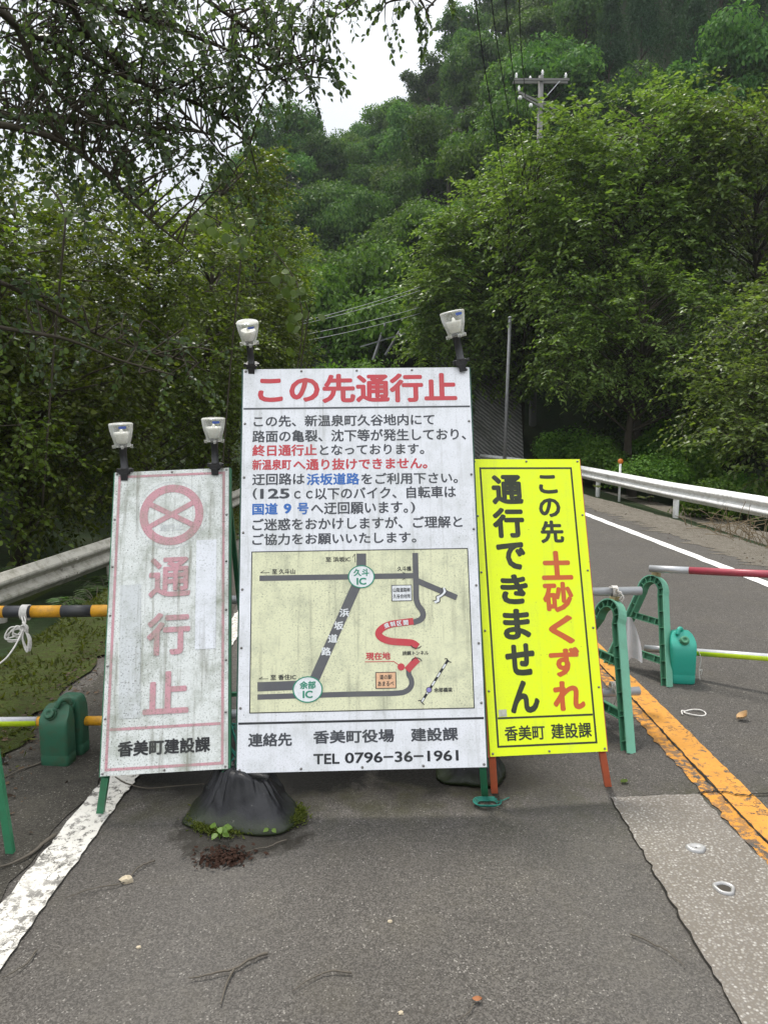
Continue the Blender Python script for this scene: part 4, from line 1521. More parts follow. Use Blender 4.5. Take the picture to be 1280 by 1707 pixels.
for j in range(2):
    mb.tube(smooth_path([barp + [-0.006 + .014 * j, -0.035, -0.01], (barp + kc) / 2 + [0.012 * j, -0.02, 0], kc], 5), 0.0042, 6)
for j in range(3):
    a = np.linspace(0, 6, 16)
    mb.tube(np.stack([kc[0] + 0.018 * np.cos(a + j), kc[1] - 0.008 + 0.006 * j + 0 * a, kc[2] + 0.015 * np.sin(a + j)], 1), 0.0042, 6)
mb.tube(smooth_path([kc, at(20, 1085, 3.5), at(-6, 1110, 3.42), at(-80, 1150, 3.3)], 6), 0.0042, 6)
tag(mb.build('rope_knot', M['rope'], None, True), 'white rope tied in bows round the black and amber bar', 'rope')
# rope on the stand by the yellow sign, and a scrap of clear sheet hanging from it
mb = MB()
kp = at(1024, 986, 4.14)
for i in range(4):
    a = np.linspace(0, 2 * PI, 20)
    mb.tube(np.stack([kp[0] + (i - 1.5) * 0.008 + 0 * a, kp[1] + 0.030 * np.cos(a), kp[2] + 0.030 * np.sin(a)], 1), 0.004, 6)
for e in ((1032, 1000, 4.09), (1036, 1004, 4.08), (1030, 992, 4.10), (1015, 979, 4.12)):
    q = at(*e)
    mb.tube(smooth_path([kp + [0, -0.03, 0.01], (kp + q) / 2 + [0.02, -0.03, 0.01], q], 6), 0.0038, 6)
tag(mb.build('rope_lashing', M['rope'], None, True), 'dirty white rope lashing the steel bar to the nearer barricade stand', 'rope')
mb = MB()
kp = at(1022, 1146, 4.10)
for i in range(4):
    a = np.linspace(0, 2 * PI, 20)
    mb.tube(np.stack([kp[0] + (i - 1.5) * 0.009 + 0 * a, kp[1] + 0.030 * np.cos(a), kp[2] + 0.030 * np.sin(a)], 1), 0.004, 6)
mb.tube(smooth_path([kp + [0.0, -0.03, 0], kp + [0.01, -0.04, -0.05], kp + [0.0, -0.03, -0.09]], 5), 0.0035, 6)
tag(mb.build('rope_lashing', M['rope'], None, True), 'white rope lashing low on the nearer barricade stand', 'rope')
mb = MB()
t = np.linspace(0, 1, 9)[:, None]
s_ = np.linspace(-1, 1, 9)[None, :]
a0, a1 = at(1048, 1030, 4.35), at(1058, 1102, 4.35)
wd = 0.008 + 0.045 * np.sin(np.clip(t * 0.8 + 0.1, 0, 1) * PI * 0.62)
Xg = a0[0] + (a1[0] - a0[0]) * t + wd * s_
Yg = a0[1] + 0.018 * np.sin(4 * s_ + 3 * t) * (0.4 + t)
Zg = a0[2] + (a1[2] - a0[2]) * t + 0 * s_ + 0.015 * np.cos(3 * s_) * t
mb.grid(Xg, Yg, Zg)
mb.grid(Xg, Yg + 0.004 + 0.012 * (1 - s_ ** 2), Zg)
tag(mb.build('plastic_bag', M['bag_plastic'], None, True), 'scrap of whitish plastic bag hanging behind the nearer barricade stand', 'bag')
# white string on the teal can
mb = MB()
c = G(1158, 1190)
a = np.linspace(0.4, 6.6, 30)
mb.tube(np.stack([c[0] + 0.062 * np.cos(a), c[1] + 0.045 * np.sin(a), 0.006 + 0.004 * np.sin(2 * a)], 1), 0.004, 6)
mb.tube(smooth_path([c + [-0.05, 0.03, 0.006], c + [-0.075, 0.01, 0.012], c + [-0.085, -0.03, 0.006]], 5), 0.004, 6)
tag(mb.build('string_loop', M['rope'], None, True), 'loop of white string lying on the road right of the yellow line', 'string')
mb = MB()
c = at(1164, 1085, 4.82)
mb.tube(smooth_path([c, c + [0.02, 0, -0.06], c + [0.012, 0, -0.15], c + [0.02, -0.01, -0.22]], 6), 0.003, 5)
mb.tube(smooth_path([c + [0.012, 0, -0.14], c + [0.03, 0, -0.13], c + [0.025, 0, -0.17]], 5), 0.003, 5)
tag(mb.build('string', M['rope'], None, True), 'thin white string hanging down the side of the clean teal jerrycan', 'string')


# ---------------------------------------------------------------- small litter on the road
def rock(name, label, p, r, seed, mat):
    rs = np.random.RandomState(seed)
    mb = MB()
    a = np.arange(9) * 2 * PI / 9
    rings = [np.stack([k * r * np.cos(a) * (1 + .25 * rs.randn(9) * .6), k * r * .75 * np.sin(a) * (1 + .2 * rs.randn(9) * .6), np.full(9, z * r) + .08 * r * rs.randn(9) * (z > 0)], 1)
             for k, z in ((0.8, 0), (1.0, 0.28), (0.72, 0.72), (0.25, 0.92))]
    mb.loft(rings)
    o = mb.build(name, mat, None, False, None)
    o.location = p
    return tag(o, label, name.replace('_', ' '))


rock('stone', 'pale pointed stone lying among twigs on the left of the road', G(211, 1471), 0.026, 3, M['stone'])
rock('pebble', 'white pebble lying on bare asphalt near the bottom edge middle', G(650, 1538), 0.009, 5, M['stone'])
rock('pebble', 'small white pebble lying on bare asphalt near the forked twig', G(231, 1581), 0.008, 6, M['stone'])
rock('pebble', 'white pebble at the very bottom of the road, left of the brown leaf', G(668, 1691), 0.009, 7, M['stone'])


def flat_leaf(label, p, l, ang, mat, curl=0.4):
    t = np.linspace(0, 1, 9)
    w_ = 0.34 * l * np.sin(PI * np.clip(t * 0.96 + 0.02, 0, 1)) ** 0.8
    s_ = np.array([-1, -0.5, 0, 0.5, 1])
    Xg = np.repeat((t - 0.5)[:, None] * l, 5, 1)
    Yg = w_[:, None] * s_[None, :]
    Zg = 0.012 * l / 0.05 * (curl * (s_[None, :] ** 2) * (0.4 + t[:, None]) + curl * 0.8 * (t[:, None] - 0.5) ** 2) + 0.010
    o = MB().grid(Xg, Yg, Zg).build('fallen_leaf', mat, None, True)
    o.location = p
    o.rotation_euler = (0, 0, R(ang))
    return tag(o, label, 'leaf')


flat_leaf('curled tan dry leaf on the road beside the string loop', G(1236, 1201), 0.075, 20, M['tan_leaf'], 1.6)
flat_leaf('small orange brown leaf near the bottom of the road', G(795, 1672), 0.030, -10, M['dead_leaf'], 0.6)
flat_leaf('flat yellow green leaf by the yellow sign leg', G(1040, 1306), 0.045, 30, M['lf_vine'], 0.3)


def twig(label, pxs, r, forks=(), name='twig'):
    mb = MB()
    P = smooth_path([G(*p) + [0, 0, 0.005 + r] for p in pxs], 6)
    rs = np.random.RandomState(int(pxs[0][0]))
    P[:, 2] += 0.004 * np.abs(np.sin(np.linspace(0, 7, len(P))))
    P[:, :2] += 0.0012 * rs.randn(len(P), 2)
    mb.tube(P, np.linspace(r, r * 0.4, len(P)), 6)
    for f in forks:
        Q = smooth_path([G(*p) + [0, 0, 0.005 + r] for p in f], 6)
        mb.tube(Q, np.linspace(r * 0.8, r * 0.35, len(Q)), 6)
    return tag(mb.build(name, M['dark_wood'], None, True), label, 'twig')


twig('forked bare twig lying on the asphalt at the bottom left', [(447, 1594), (418, 1606), (388, 1622), (345, 1632), (314, 1637)], 0.005, [[(390, 1621), (378, 1645), (368, 1680)]])
twig('curved bare twig lying right of the forked twig', [(586, 1626), (545, 1626), (515, 1640), (488, 1657)], 0.0032)
twig('thin bent twig passing under the pale stone', [(258, 1438), (230, 1452), (205, 1476), (150, 1488), (108, 1502)], 0.0034)
twig('thin curved twig at the lower left corner of the road', [(62, 1588), (50, 1606), (25, 1626), (2, 1635)], 0.003)
twig('dark curved twig lying left of the rough concrete patch', [(1052, 1562), (1080, 1575), (1110, 1590), (1142, 1618)], 0.003)
twig('leaf stalk at the bottom edge beside the brown leaf', [(790, 1678), (780, 1694), (762, 1707)], 0.0022)
twig('short twig lying beside the mossy sandbag foot', [(478, 1403), (455, 1413), (428, 1420), (410, 1424)], 0.003)
twig('long root-like stick lying left of the white edge line', [(92, 1398), (70, 1415), (40, 1438), (0, 1452)], 0.009)
twig('dry stick beside the dirty jerrycan', [(100, 1262), (70, 1275), (35, 1288), (4, 1302)], 0.006)
twig('wire-like black stick in the shade under the grimy white sign', [(192, 1299), (215, 1312), (255, 1318), (330, 1312), (356, 1312)], 0.004)

# two worn metal sockets in the concrete patch
for px_, lab, hole in (((1160, 1419), 'flattened steel socket rim in the rough concrete patch', False), ((1207, 1486), 'open steel socket ring filled with dirt in the rough concrete patch', True)):
    c = G(*px_)
    root = thing('road_socket', lab, 'socket', c, 'steel sockets in the road')
    mb = MB()
    a = np.arange(28) * 2 * PI / 28
    wob = 1 + 0.06 * np.sin(3 * a) + 0.04 * np.sin(5 * a + 1)
    prof = [(0.035, 0.008), (0.034, 0.016), (0.029, 0.019), (0.024, 0.016), (0.022, 0.010)] if hole else [(0.036, 0.008), (0.034, 0.017), (0.028, 0.021), (0.015, 0.017), (0.004, 0.015)]
    rings = [np.stack([1.1 * r * wob * np.cos(a), (1.1 if hole else 0.85) * r * wob * np.sin(a), np.full(28, z)], 1) for r, z in prof]
    mb.loft(rings, cap=False)
    mb.build('rim', M['bolt_metal'], root, True)
    MB().lathe([(0.026, 0.0095), (0.012, 0.012)], 20, None, (0, 0, 0), (False, True)).build('dirt_plug' if hole else 'plug', M['hole'] if hole else M['rivet'], root, True)

# ---------------------------------------------------------------- guardrails
BEAM = [(0.0, 0.175), (0.012, 0.172), (0.034, 0.145), (0.078, 0.105), (0.084, 0.085), (0.078, 0.064), (0.030, 0.024), (0.012, 0.0),
        (0.030, -0.024), (0.078, -0.064), (0.084, -0.085), (0.078, -0.105), (0.034, -0.145), (0.012, -0.172), (0.0, -0.175)]


def guardrail(name, label, P, side, zt, post_at, mat, overlap_at=()):
    """P: plan path; side: +1 when the corrugation faces +x; zt(y): top of the beam"""
    root = thing(name, label, 'guardrail', (P[0][0], P[0][1], 0))
    o = np.array([P[0][0], P[0][1], 0])
    T = nrm(np.gradient(P, axis=0))
    N = np.stack([T[:, 1], -T[:, 0]], 1) * side
    prof = np.array(BEAM)
    rings = []
    for i in range(len(P)):
        zc = zt(P[i][1]) - 0.175
        f = np.stack([P[i][0] + N[i][0] * (prof[:, 0] + 0.02), P[i][1] + N[i][1] * (prof[:, 0] + 0.02), zc + prof[:, 1]], 1)
        b = np.stack([P[i][0] + N[i][0] * (prof[::-1, 0] + 0.014), P[i][1] + N[i][1] * (prof[::-1, 0] + 0.014), zc + prof[::-1, 1]], 1)
        rings.append(np.vstack([f, b]))
    MB().loft(rings).build('beam', mat, root, False, None).location = (-o[0], -o[1], 0)
    for yq in overlap_at:
        i = np.argmin(np.abs(P[:, 1] - yq))
        rr = []
        for d in (-0.16, 0.16):
            q = P[i] + T[i] * d
            zc = zt(P[i][1]) - 0.175 + (zt(P[i][1] + 1) - zt(P[i][1] - 1)) / 2 * d
            f = np.stack([q[0] + N[i][0] * (prof[:, 0] + 0.024), q[1] + N[i][1] * (prof[:, 0] + 0.024), zc + prof[:, 1] * 1.02], 1)
            b = np.stack([q[0] + N[i][0] * (prof[::-1, 0] + 0.0212), q[1] + N[i][1] * (prof[::-1, 0] + 0.0212), zc + prof[::-1, 1] * 1.02], 1)
            rr.append(np.vstack([f, b]))
        sp_ = MB().loft(rr)
        for d in (-0.1, 0.1):
            for zo in (0.085, -0.085, 0.0):
                q = P[i] + T[i] * d + N[i] * (0.112 if zo else 0.062)
                sp_.box((q[0], q[1], zt(P[i][1]) - 0.175 + zo), (0.022, 0.03, 0.026), None)
        sp_.build('splice_plate', mat, root).location = (-o[0], -o[1], 0)
    for yq in post_at:
        i = np.argmin(np.abs(P[:, 1] - yq))
        q = P[i] - N[i] * 0.03
        z1_ = zt(P[i][1]) - 0.06
        MB().lathe([(0.06, -0.9), (0.06, z1_), (0.045, z1_ + 0.012)], 14, None, (q[0] - o[0], q[1] - o[1], 0)).build('post', mat, root, True)
    return root, o


yl = np.arange(2.5, 34, 0.5)
guardrail('guardrail', 'dirty grey corrugated guardrail along the mossy verge on the left', np.stack([left_rail(yl), yl], 1), 1,
          lambda y: np.interp(y, [2, 7.6, 9.4, 15, 30], [0.10, 0.18, 0.235, 0.33, 0.6]), (3.6, 5.6, 7.4, 9.4, 11.4, 13.4, 15.4, 19, 23), M['rail_old'], (8.4,))
yr = np.arange(5, 34, 0.4)
zr = lambda y: np.interp(y, [5, 9, 12.4, 16, 21.7, 27, 34], [0.50, 0.48, 0.455, 0.40, 0.425, 0.37, 0.35])
root, o = guardrail('guardrail', 'white corrugated guardrail along the gravel verge on the right', np.stack([right_rail(yr), yr], 1), -1, zr,
                    (8, 12.0, 16.0, 20.2, 24.2), M['rail'], (19.6, 13.7, 25.5))
q = np.array([right_rail(19.0), 19.0])
dl = thing('delineator', 'orange round reflector on a short post behind the white guardrail', 'reflector', (q[0] + 0.12, q[1], 0))
MB().lathe([(0.03, -0.6), (0.03, 0.62)], 10).build('post', M['rail'], dl, True)
MB().lathe([(0.02, -0.02), (0.065, -0.012), (0.07, 0.0), (0.065, 0.012), (0.02, 0.02)], 18, rotm(x=PI / 2), (0, 0, 0.68)).build('reflector', M['orange_plastic'], dl, True)

# ---------------------------------------------------------------- poles, wires, slope works
up_ = at(886, 770, 33.0)
zg = float(terrain(up_[0], 33.0))
UP = thing('utility_pole', 'concrete utility pole with two crossarms rising out of the right hand trees', 'utility pole', (up_[0], 33.0, zg))
ht = at(905, 126, 33.0)[2] - zg
MB().lathe([(0.165, -0.5), (0.16, 0), (0.105, ht), (0.02, ht + 0.03)], 18).build('pole', M['concrete'], UP, True)
MB().lathe([(0.172, 2.35 - 0), (0.172, 3.3)], 18, None, (0, 0, 0), (True, True)).build('guard_band', M['pole_guard'], UP, True)
for dy in (-0.14, 0.14):
    MB().box((0.0, dy, ht - 0.20), (2.3, 0.07, 0.09)).build('crossarm', M['concrete'], UP)
MB().bar((-0.95, -0.25, ht - 0.75), (0.80, 0.3, ht - 1.25), 0.08, 0.09).build('crossarm', M['concrete'], UP)
MB().bar((-0.85, -0.5, ht - 1.0), (0.6, 0.1, ht - 1.5), 0.06, 0.07).build('crossarm', M['concrete'], UP)
br = MB()
br.bar((0.0, -0.18, ht - 1.1), (0.75, -0.18, ht - 0.27), 0.035, 0.03)
br.build('brace', M['galv'], UP)
for x_, z_, dy in ((-1.05, -0.155, -.14), (-0.42, -0.155, .14), (1.0, -0.155, -.14), (0.06, 0.02, 0), (-0.95, -0.70, -.25)):
    MB().lathe([(0.03, 0.0), (0.055, 0.05), (0.035, 0.08), (0.06, 0.13), (0.04, 0.17), (0.02, 0.22)], 12, None, (x_, dy, ht + z_)).build('insulator', M['rail'], UP, True)
for x_, z_ in ((-0.95, -1.05), (-0.5, -1.35)):
    MB().lathe([(0.02, 0.0), (0.08, 0.03), (0.085, 0.1), (0.04, 0.17)], 12, rotm(x=0.5), (x_, -0.5, ht + z_ - .1)).build('bracket_insulator', M['rail'], UP, True)


def wire(label, a, b, sag, r=0.012, mat='wire', group='overhead wires', name='overhead_wire'):
    t = np.linspace(0, 1, 30)[:, None]
    P = np.asarray(a) * (1 - t) + np.asarray(b) * t
    P[:, 2] -= (4 * t * (1 - t))[:, 0] * sag
    return tag(MB().tube(P, r, 5, False).build(name, M[mat], None, True), label, 'wire', group)


for lab, p0, p1, p2 in (('leftmost of the four dark wires crossing in front of the right hand trees', (787, -40), (826, 222), (864, 440)),
                        ('second from left of the four dark wires in front of the right hand trees', (814, -40), (845, 170), (880, 370)),
                        ('third from left of the four dark wires in front of the right hand trees', (839, -40), (861, 170), (884, 350)),
                        ('rightmost of the four dark wires in front of the right hand trees', (864, -40), (871, 110), (881, 205))):
    A, Mi, Cc = at(p0[0], p0[1], 10.5), at(p1[0], p1[1], 16.0), at(p2[0], p2[1], 27.0)
    pre = A + (A - Mi) * 1.6 + np.array([0, 0, 1.0])
    P = smooth_path([pre, A, Mi, Cc], 10)
    tag(MB().tube(P, 0.009, 5, False).build('overhead_wire', M['wire'], None, True), lab, 'wire', 'overhead wires in front of the trees')
for lab, p0, p1 in (('upper pale cable slanting across the dark hollow behind the tall sign', (420, 553), (700, 478)),
                    ('second pale cable slanting across the dark hollow behind the tall sign', (425, 556), (700, 484)),
                    ('third pale cable slanting across the dark hollow behind the tall sign', (420, 571), (700, 512)),
                    ('lowest pale cable slanting across the dark hollow behind the tall sign', (425, 581), (700, 522))):
    wire(lab, at(p0[0], p0[1], 26), at(p1[0], p1[1], 29.5), 0.12, 0.010, 'pale_wire', 'pale cables behind the tall sign')

gp = at(840, 764, 25.0)
zg = float(terrain(gp[0], 25.0))
tp = at(850, 530, 25.0)
M['dull_steel_pole'] = plain('weathered_steel_pole', (0.20, 0.205, 0.21), 0.6, 0.4, 0.3, 0.5)
SP = thing('steel_pole', 'thin grey steel pole leaning slightly beside the netted slope', 'pole', (gp[0], 25.0, zg))
MB().tube([(0, 0, -0.4), (tp[0] - gp[0], 0, tp[2] - zg)], [0.062, 0.05], 12).build('shaft', M['dull_steel_pole'], SP, True)
MB().lathe([(0.07, 0), (0.07, 0.03), (0.02, 0.06)], 12, None, (tp[0] - gp[0], 0, tp[2] - zg + 0.002)).build('cap', M['galv'], SP, True)

# netted concrete slope behind the yellow sign
c0 = at(820, 760, 30.5)
mb = MB()
yy_ = np.linspace(0, 1, 14)
xs_ = np.linspace(2.2, 5.75, 20)
Xg, Tg = np.meshgrid(xs_, yy_)
Yg = 30.2 + 2.2 * Tg + 0.25 * np.sin(Xg * 1.3)
Zg = -0.4 + 5.4 * Tg + 0.12 * np.sin(Xg * 2.1 + 4 * Tg)
mb.grid(Xg, Yg, Zg)
mb.grid(Xg[:, ::-1], Yg[:, ::-1] + 0.45, Zg[:, ::-1])
tag(mb.build('retaining_wall', M['net'], None, True), 'grey retaining slope covered in diagonal wire netting, behind the yellow sign', 'retaining wall')

# rockfall struts seen above the tall sign
f0 = at(640, 600, 36)
RF = thing('rockfall_fence', 'pale steel struts of a rockfall fence in the dark hollow above the tall sign', 'fence', f0)
MB().bar(at(622, 600, 36) - f0, at(642, 540, 36.6) - f0, 0.10, 0.10).build('strut', M['dull_steel_pole'], RF)
MB().bar(at(642, 592, 36) - f0, at(668, 548, 36.6) - f0, 0.08, 0.08).build('strut', M['dull_steel_pole'], RF)
MB().bar(at(600, 578, 36.2) - f0, at(676, 555, 36.2) - f0, 0.06, 0.06).build('rail', M['dull_steel_pole'], RF)

# ---------------------------------------------------------------- foliage
HEX = np.array([(0.0, 0.0), (0.28, 0.46), (0.66, 0.40), (1.0, 0.0), (0.66, -0.40), (0.28, -0.46)])
QUAD = np.array([(0.0, 0.0), (0.42, 0.5), (1.0, 0.0), (0.42, -0.5)])


def leaf_verts(P, D, Nn, L, W, shape=HEX, fold=0.22, droop=0.18):
    D = nrm(D)
    Nn = nrm(Nn - D * np.sum(Nn * D, 1, keepdims=True))
    S = np.cross(Nn, D)
    k = len(shape)
    t = shape[:, 0][None, :, None]
    s_ = shape[:, 1][None, :, None]
    L = np.asarray(L).reshape(-1, 1, 1)
    W = np.asarray(W).reshape(-1, 1, 1)
    V = P[:, None] + D[:, None] * t * L + S[:, None] * s_ * W + Nn[:, None] * (np.abs(s_) * W * fold - droop * L * t * t)
    return V.reshape(-1, 3), np.arange(len(P) * k).reshape(-1, k)


def add_leaves(mb, P, D, Nn, L, W, shape=HEX, mi=0, **k):
    V, F = leaf_verts(P, D, Nn, L, W, shape, **k)
    mb.add(V, F, mi)


def twig_leaves(mb, B0, D, Ln, m, leaf, wr, rs, flat=0.7, sag=0.25, shape=HEX, side=0.8, hang=0.15):
    """leaves set alternately along drooping twigs"""
    T = len(B0)
    D = nrm(D)
    t = np.linspace(0.12, 1.0, m)[None, :, None]
    P = B0[:, None] + D[:, None] * t * Ln[:, None, None] + np.array([0, 0, -1.0]) * sag * t * t * Ln[:, None, None]
    P = P + rs.randn(*P.shape) * leaf * 0.12
    up = np.array([0, 0, 1.0])
    S = nrm(np.cross(D, up) + 1e-4 * rs.randn(T, 3))
    sg = np.where(np.arange(m) % 2 == 0, 1.0, -1.0)[None, :, None]
    LD = D[:, None] * 0.6 + S[:, None] * sg * side + rs.randn(T, m, 3) * 0.28 + np.array([0, 0, -hang])
    Nn = up * flat + rs.randn(T, m, 3) * 0.42
    lv = leaf * (0.65 + 0.6 * rs.rand(T * m))
    add_leaves(mb, P.reshape(-1, 3), LD.reshape(-1, 3), Nn.reshape(-1, 3), lv, lv * wr, shape)


def twig_wood(mb, B0, D, Ln, r, sag):
    D = nrm(D)
    ts = [0, 0.5, 1.0]
    P = [B0 + D * t * Ln[:, None] + np.array([0, 0, -1.0]) * sag * t * t * Ln[:, None] for t in ts]
    a = nrm(np.cross(D, [0.13, 0.2, 0.97]))
    b = np.cross(D, a)
    T = len(B0)
    V = []
    for i, p in enumerate(P):
        rr = r * (1 - 0.35 * i)
        for k in range(3):
            c_, s_ = math.cos(k * 2.094), math.sin(k * 2.094)
            V.append(p + rr * (c_ * a + s_ * b))
    V = np.stack(V, 1).reshape(-1, 3)
    base = np.arange(T)[:, None] * 9
    F = []
    for i in range(2):
        for k in range(3):
            k2 = (k + 1) % 3
            F.append(np.concatenate([base + i * 3 + k, base + i * 3 + k2, base + i * 3 + 3 + k2, base + i * 3 + 3 + k], 1))
    mb.add(V, np.concatenate(F))


def ell_points(ells, n, rs, shell):
    E = np.array([list(c) + list(r) for c, r in ells], float)
    vol = (E[:, 3] * E[:, 4] * E[:, 5]) ** 0.8
    idx = rs.choice(len(E), n, p=vol / vol.sum())
    d = nrm(rs.randn(n, 3))
    lump = 1 + 0.16 * np.sin(3.1 * d[:, 0] * 2 + idx) * np.cos(2.7 * d[:, 2] * 2 + 1.7 * idx) + 0.09 * rs.randn(n)
    r = (shell + (1 - shell) * rs.rand(n) ** 0.7) * lump
    P = E[idx, :3] + d * E[idx, 3:] * r[:, None]
    out = nrm(d / E[idx, 3:])
    return P, out


def leafy_tree(name, label, base, ells, mat, n_cl, tw, m, leaf, twl, seed, shell=0.5, flat=0.75, sag=0.28, group=None, trunk_r=0.12, wr=0.5, zmin=None,
               trunk_path=None, twig_r=0.006, cat='tree', branch_every=1, side=0.8, hang=0.15, cap=None):
    rs = np.random.RandomState(seed)
    base = np.array(base, float)
    root = thing(name, label, cat, base, group)
    P, out = ell_points(ells, n_cl, rs, shell)
    if zmin is not None:
        keep = P[:, 2] > zmin
        P, out = P[keep], out[keep]
    if cap is not None:                    # keep the crown's top to the outline it has
        px, py = project(P)
        keep = py > np.interp(px, cap[0], cap[1]) + 0.5 * twl / P[:, 1] * FPX
        P, out = P[keep], out[keep]
    topz = P[:, 2].max()
    c_ = np.mean([np.array(c) for c, _ in ells], 0)
    if trunk_path is None:
        topc = np.array([c_[0], c_[1], base[2] + (topz - base[2]) * 0.86])
        trunk_path = [base - [0, 0, 0.5], base + (topc - base) * 0.3 + rs.randn(3) * [0.18, 0.18, 0], base + (topc - base) * 0.65 + rs.randn(3) * [0.25, 0.25, 0], topc]
    TP = smooth_path(trunk_path, 8)
    wood = MB()
    wood.tube(TP, np.linspace(trunk_r, trunk_r * 0.16, len(TP)), 10)
    for p in P[::branch_every]:
        hd = np.hypot(p[0] - TP[:, 0], p[1] - TP[:, 1])
        want = p[2] - 0.55 * hd
        i = int(np.argmin(np.abs(TP[:, 2] - want) + 0.2 * hd))
        s0 = TP[i]
        dist = np.linalg.norm(p - s0)
        mid = (s0 + p) / 2 + np.array([0, 0, 0.10 * dist]) + rs.randn(3) * 0.05 * dist
        pth = smooth_path([s0, mid, p], 5)
        r0 = min(trunk_r * 0.5, 0.010 + 0.011 * dist)
        wood.tube(pth, np.linspace(r0, 0.006, len(pth)), 5, False)
    n = len(P)
    B0 = np.repeat(P, tw, 0) + rs.randn(n * tw, 3) * twl * 0.22
    D = nrm(np.repeat(out, tw, 0) * 0.75 + rs.randn(n * tw, 3) * [0.75, 0.75, 0.42])
    Ln = twl * (0.6 + 0.8 * rs.rand(n * tw))
    cr = MB()
    twig_leaves(cr, B0, D, Ln, m, leaf, wr, rs, flat, sag, side=side, hang=hang)
    twig_wood(wood, B0, D, Ln, twig_r, sag)
    wood.build('trunk', M['bark'], root, True, None).location = -base
    cr.build('crown', mat, root, False, None).location = -base
    return root


# --- left wood: trees behind the left guardrail
LG = 'trees crowding behind the left guardrail'
def tz(x, y): return float(terrain(x, y))


LT = [('leafy tree filling the left edge above the dirty guardrail', (-7.6, 9.0), [((-6.8, 9.4, 3.0), (2.6, 2.0, 2.3)), ((-6.4, 8.8, 1.2), (2.0, 1.3, 1.3))], 'lf_left'),
      ('dense small-leaved tree left of the grimy sign lamps', (-6.0, 11.6), [((-5.4, 11.2, 3.4), (2.1, 1.7, 2.4)), ((-5.0, 10.8, 1.5), (1.7, 1.2, 1.5))], 'lf_left'),
      ('dense olive tree directly above the grimy white sign', (-5.0, 15.0), [((-4.5, 14.4, 4.3), (2.1, 1.8, 2.7)), ((-4.3, 14.0, 1.9), (1.7, 1.4, 1.8))], 'lf_left'),
      ('tall slender olive tree left of the tall sign lamp', (-4.7, 18.6), [((-3.9, 18.0, 5.4), (1.7, 1.7, 3.4)), ((-3.6, 17.6, 7.6), (1.1, 1.2, 2.2)), ((-3.9, 18.0, 2.8), (1.7, 1.3, 2.2))], 'lf_left'),
      ('bushy tree leaning over the road just left of the tall sign top', (-4.9, 22.5), [((-4.0, 22.0, 4.8), (1.9, 1.8, 3.2)), ((-3.3, 21.6, 3.4), (1.2, 1.3, 2.0))], 'lf_left')]
for i, (lab, b_, el, mt) in enumerate(LT):
    leafy_tree('broadleaf_tree', lab, (b_[0], b_[1], tz(*b_)), el, M[mt], 190, 12, 11, 0.080 + 0.004 * i, 0.50 + 0.02 * i, 40 + i, 0.45, 0.6, 0.35, LG, 0.13, 0.66, branch_every=2, cap=LEFT_TOP)
# deeper, darker trees that close the gaps behind them
for i, (x_, y_, h_, lab) in enumerate(((-10.5, 11, 4.2, 'dark tree deep in the left wood behind the left edge tree'), (-9.2, 15, 4.6, 'dark tree deep in the left wood behind the grimy sign'),
                                       (-7.6, 20, 5.6, 'dark tree deep in the left wood behind the tall slender tree'), (-6.8, 27, 7.0, 'dark tree at the far end of the left wood'),
                                       (-13, 18, 4.4, 'dark tree farthest back at the left edge of the wood'), (-8.6, 24, 9.0, 'tall dark tree closing the gap behind the olive trees'), (-12.5, 25, 9.5, 'tall dark tree closing the gap behind the left edge trees'))):
    g = tz(x_, y_)
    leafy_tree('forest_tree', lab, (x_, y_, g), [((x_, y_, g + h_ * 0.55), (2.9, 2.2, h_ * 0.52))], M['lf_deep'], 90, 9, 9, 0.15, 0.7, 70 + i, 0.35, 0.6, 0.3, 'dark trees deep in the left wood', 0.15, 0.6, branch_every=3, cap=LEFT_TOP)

# climbing vine with broad pale leaves on the left trees
rs = np.random.RandomState(21)
VN = thing('climbing_vine', 'climbing vine with broad pale green leaves hanging on the left trees', 'vine', (-4.6, 12.6, tz(-4.6, 12.6)))
vb_ = np.array([-4.6, 12.6, tz(-4.6, 12.6)])
mb = MB()
for (px0, py0, px1, py1, Yv, n_) in ((322, 345, 405, 400, 12.4, 30), (455, 415, 515, 520, 15.8, 24), (495, 470, 498, 600, 15.6, 14), (70, 300, 110, 360, 8.9, 6)):
    t = rs.rand(n_)
    P = np.array([at(px0 + (px1 - px0) * a + rs.randn() * 12, py0 + (py1 - py0) * a + rs.randn() * 12, Yv + rs.randn() * 0.2) for a in t])
    LD = rs.randn(n_, 3) * [0.6, 0.3, 0.3] + [0, -0.2, -0.8]
    Nn = np.array([0, -0.8, 0.6]) + rs.randn(n_, 3) * 0.4
    lv = 0.0125 * Yv * (0.6 + 0.7 * rs.rand(n_))
    add_leaves(mb, P, LD, Nn, lv, lv * 0.95, np.array([(0, 0), (0.12, 0.32), (0.45, 0.5), (0.8, 0.28), (1, 0), (0.8, -0.28), (0.45, -0.5), (0.12, -0.32)]), droop=0.1)
    wd = MB()
    wd.tube(smooth_path([at(px0, py0, Yv + .1), at((px0 + px1) / 2 + 8, (py0 + py1) / 2, Yv + .1), at(px1, py1, Yv + .1)], 6), 0.012, 5)
    wd.tube(smooth_path([at(px1, py1, Yv + .1), at(px1 - 20, (py1 + 800) / 2, Yv + .5), at(px1 - 40, 850, Yv + .6)], 6), 0.014, 5)
    wd.build('stem', M['bark'], VN, True).location = -vb_
mb.build('leaves', M['lf_vine'], VN).location = -vb_

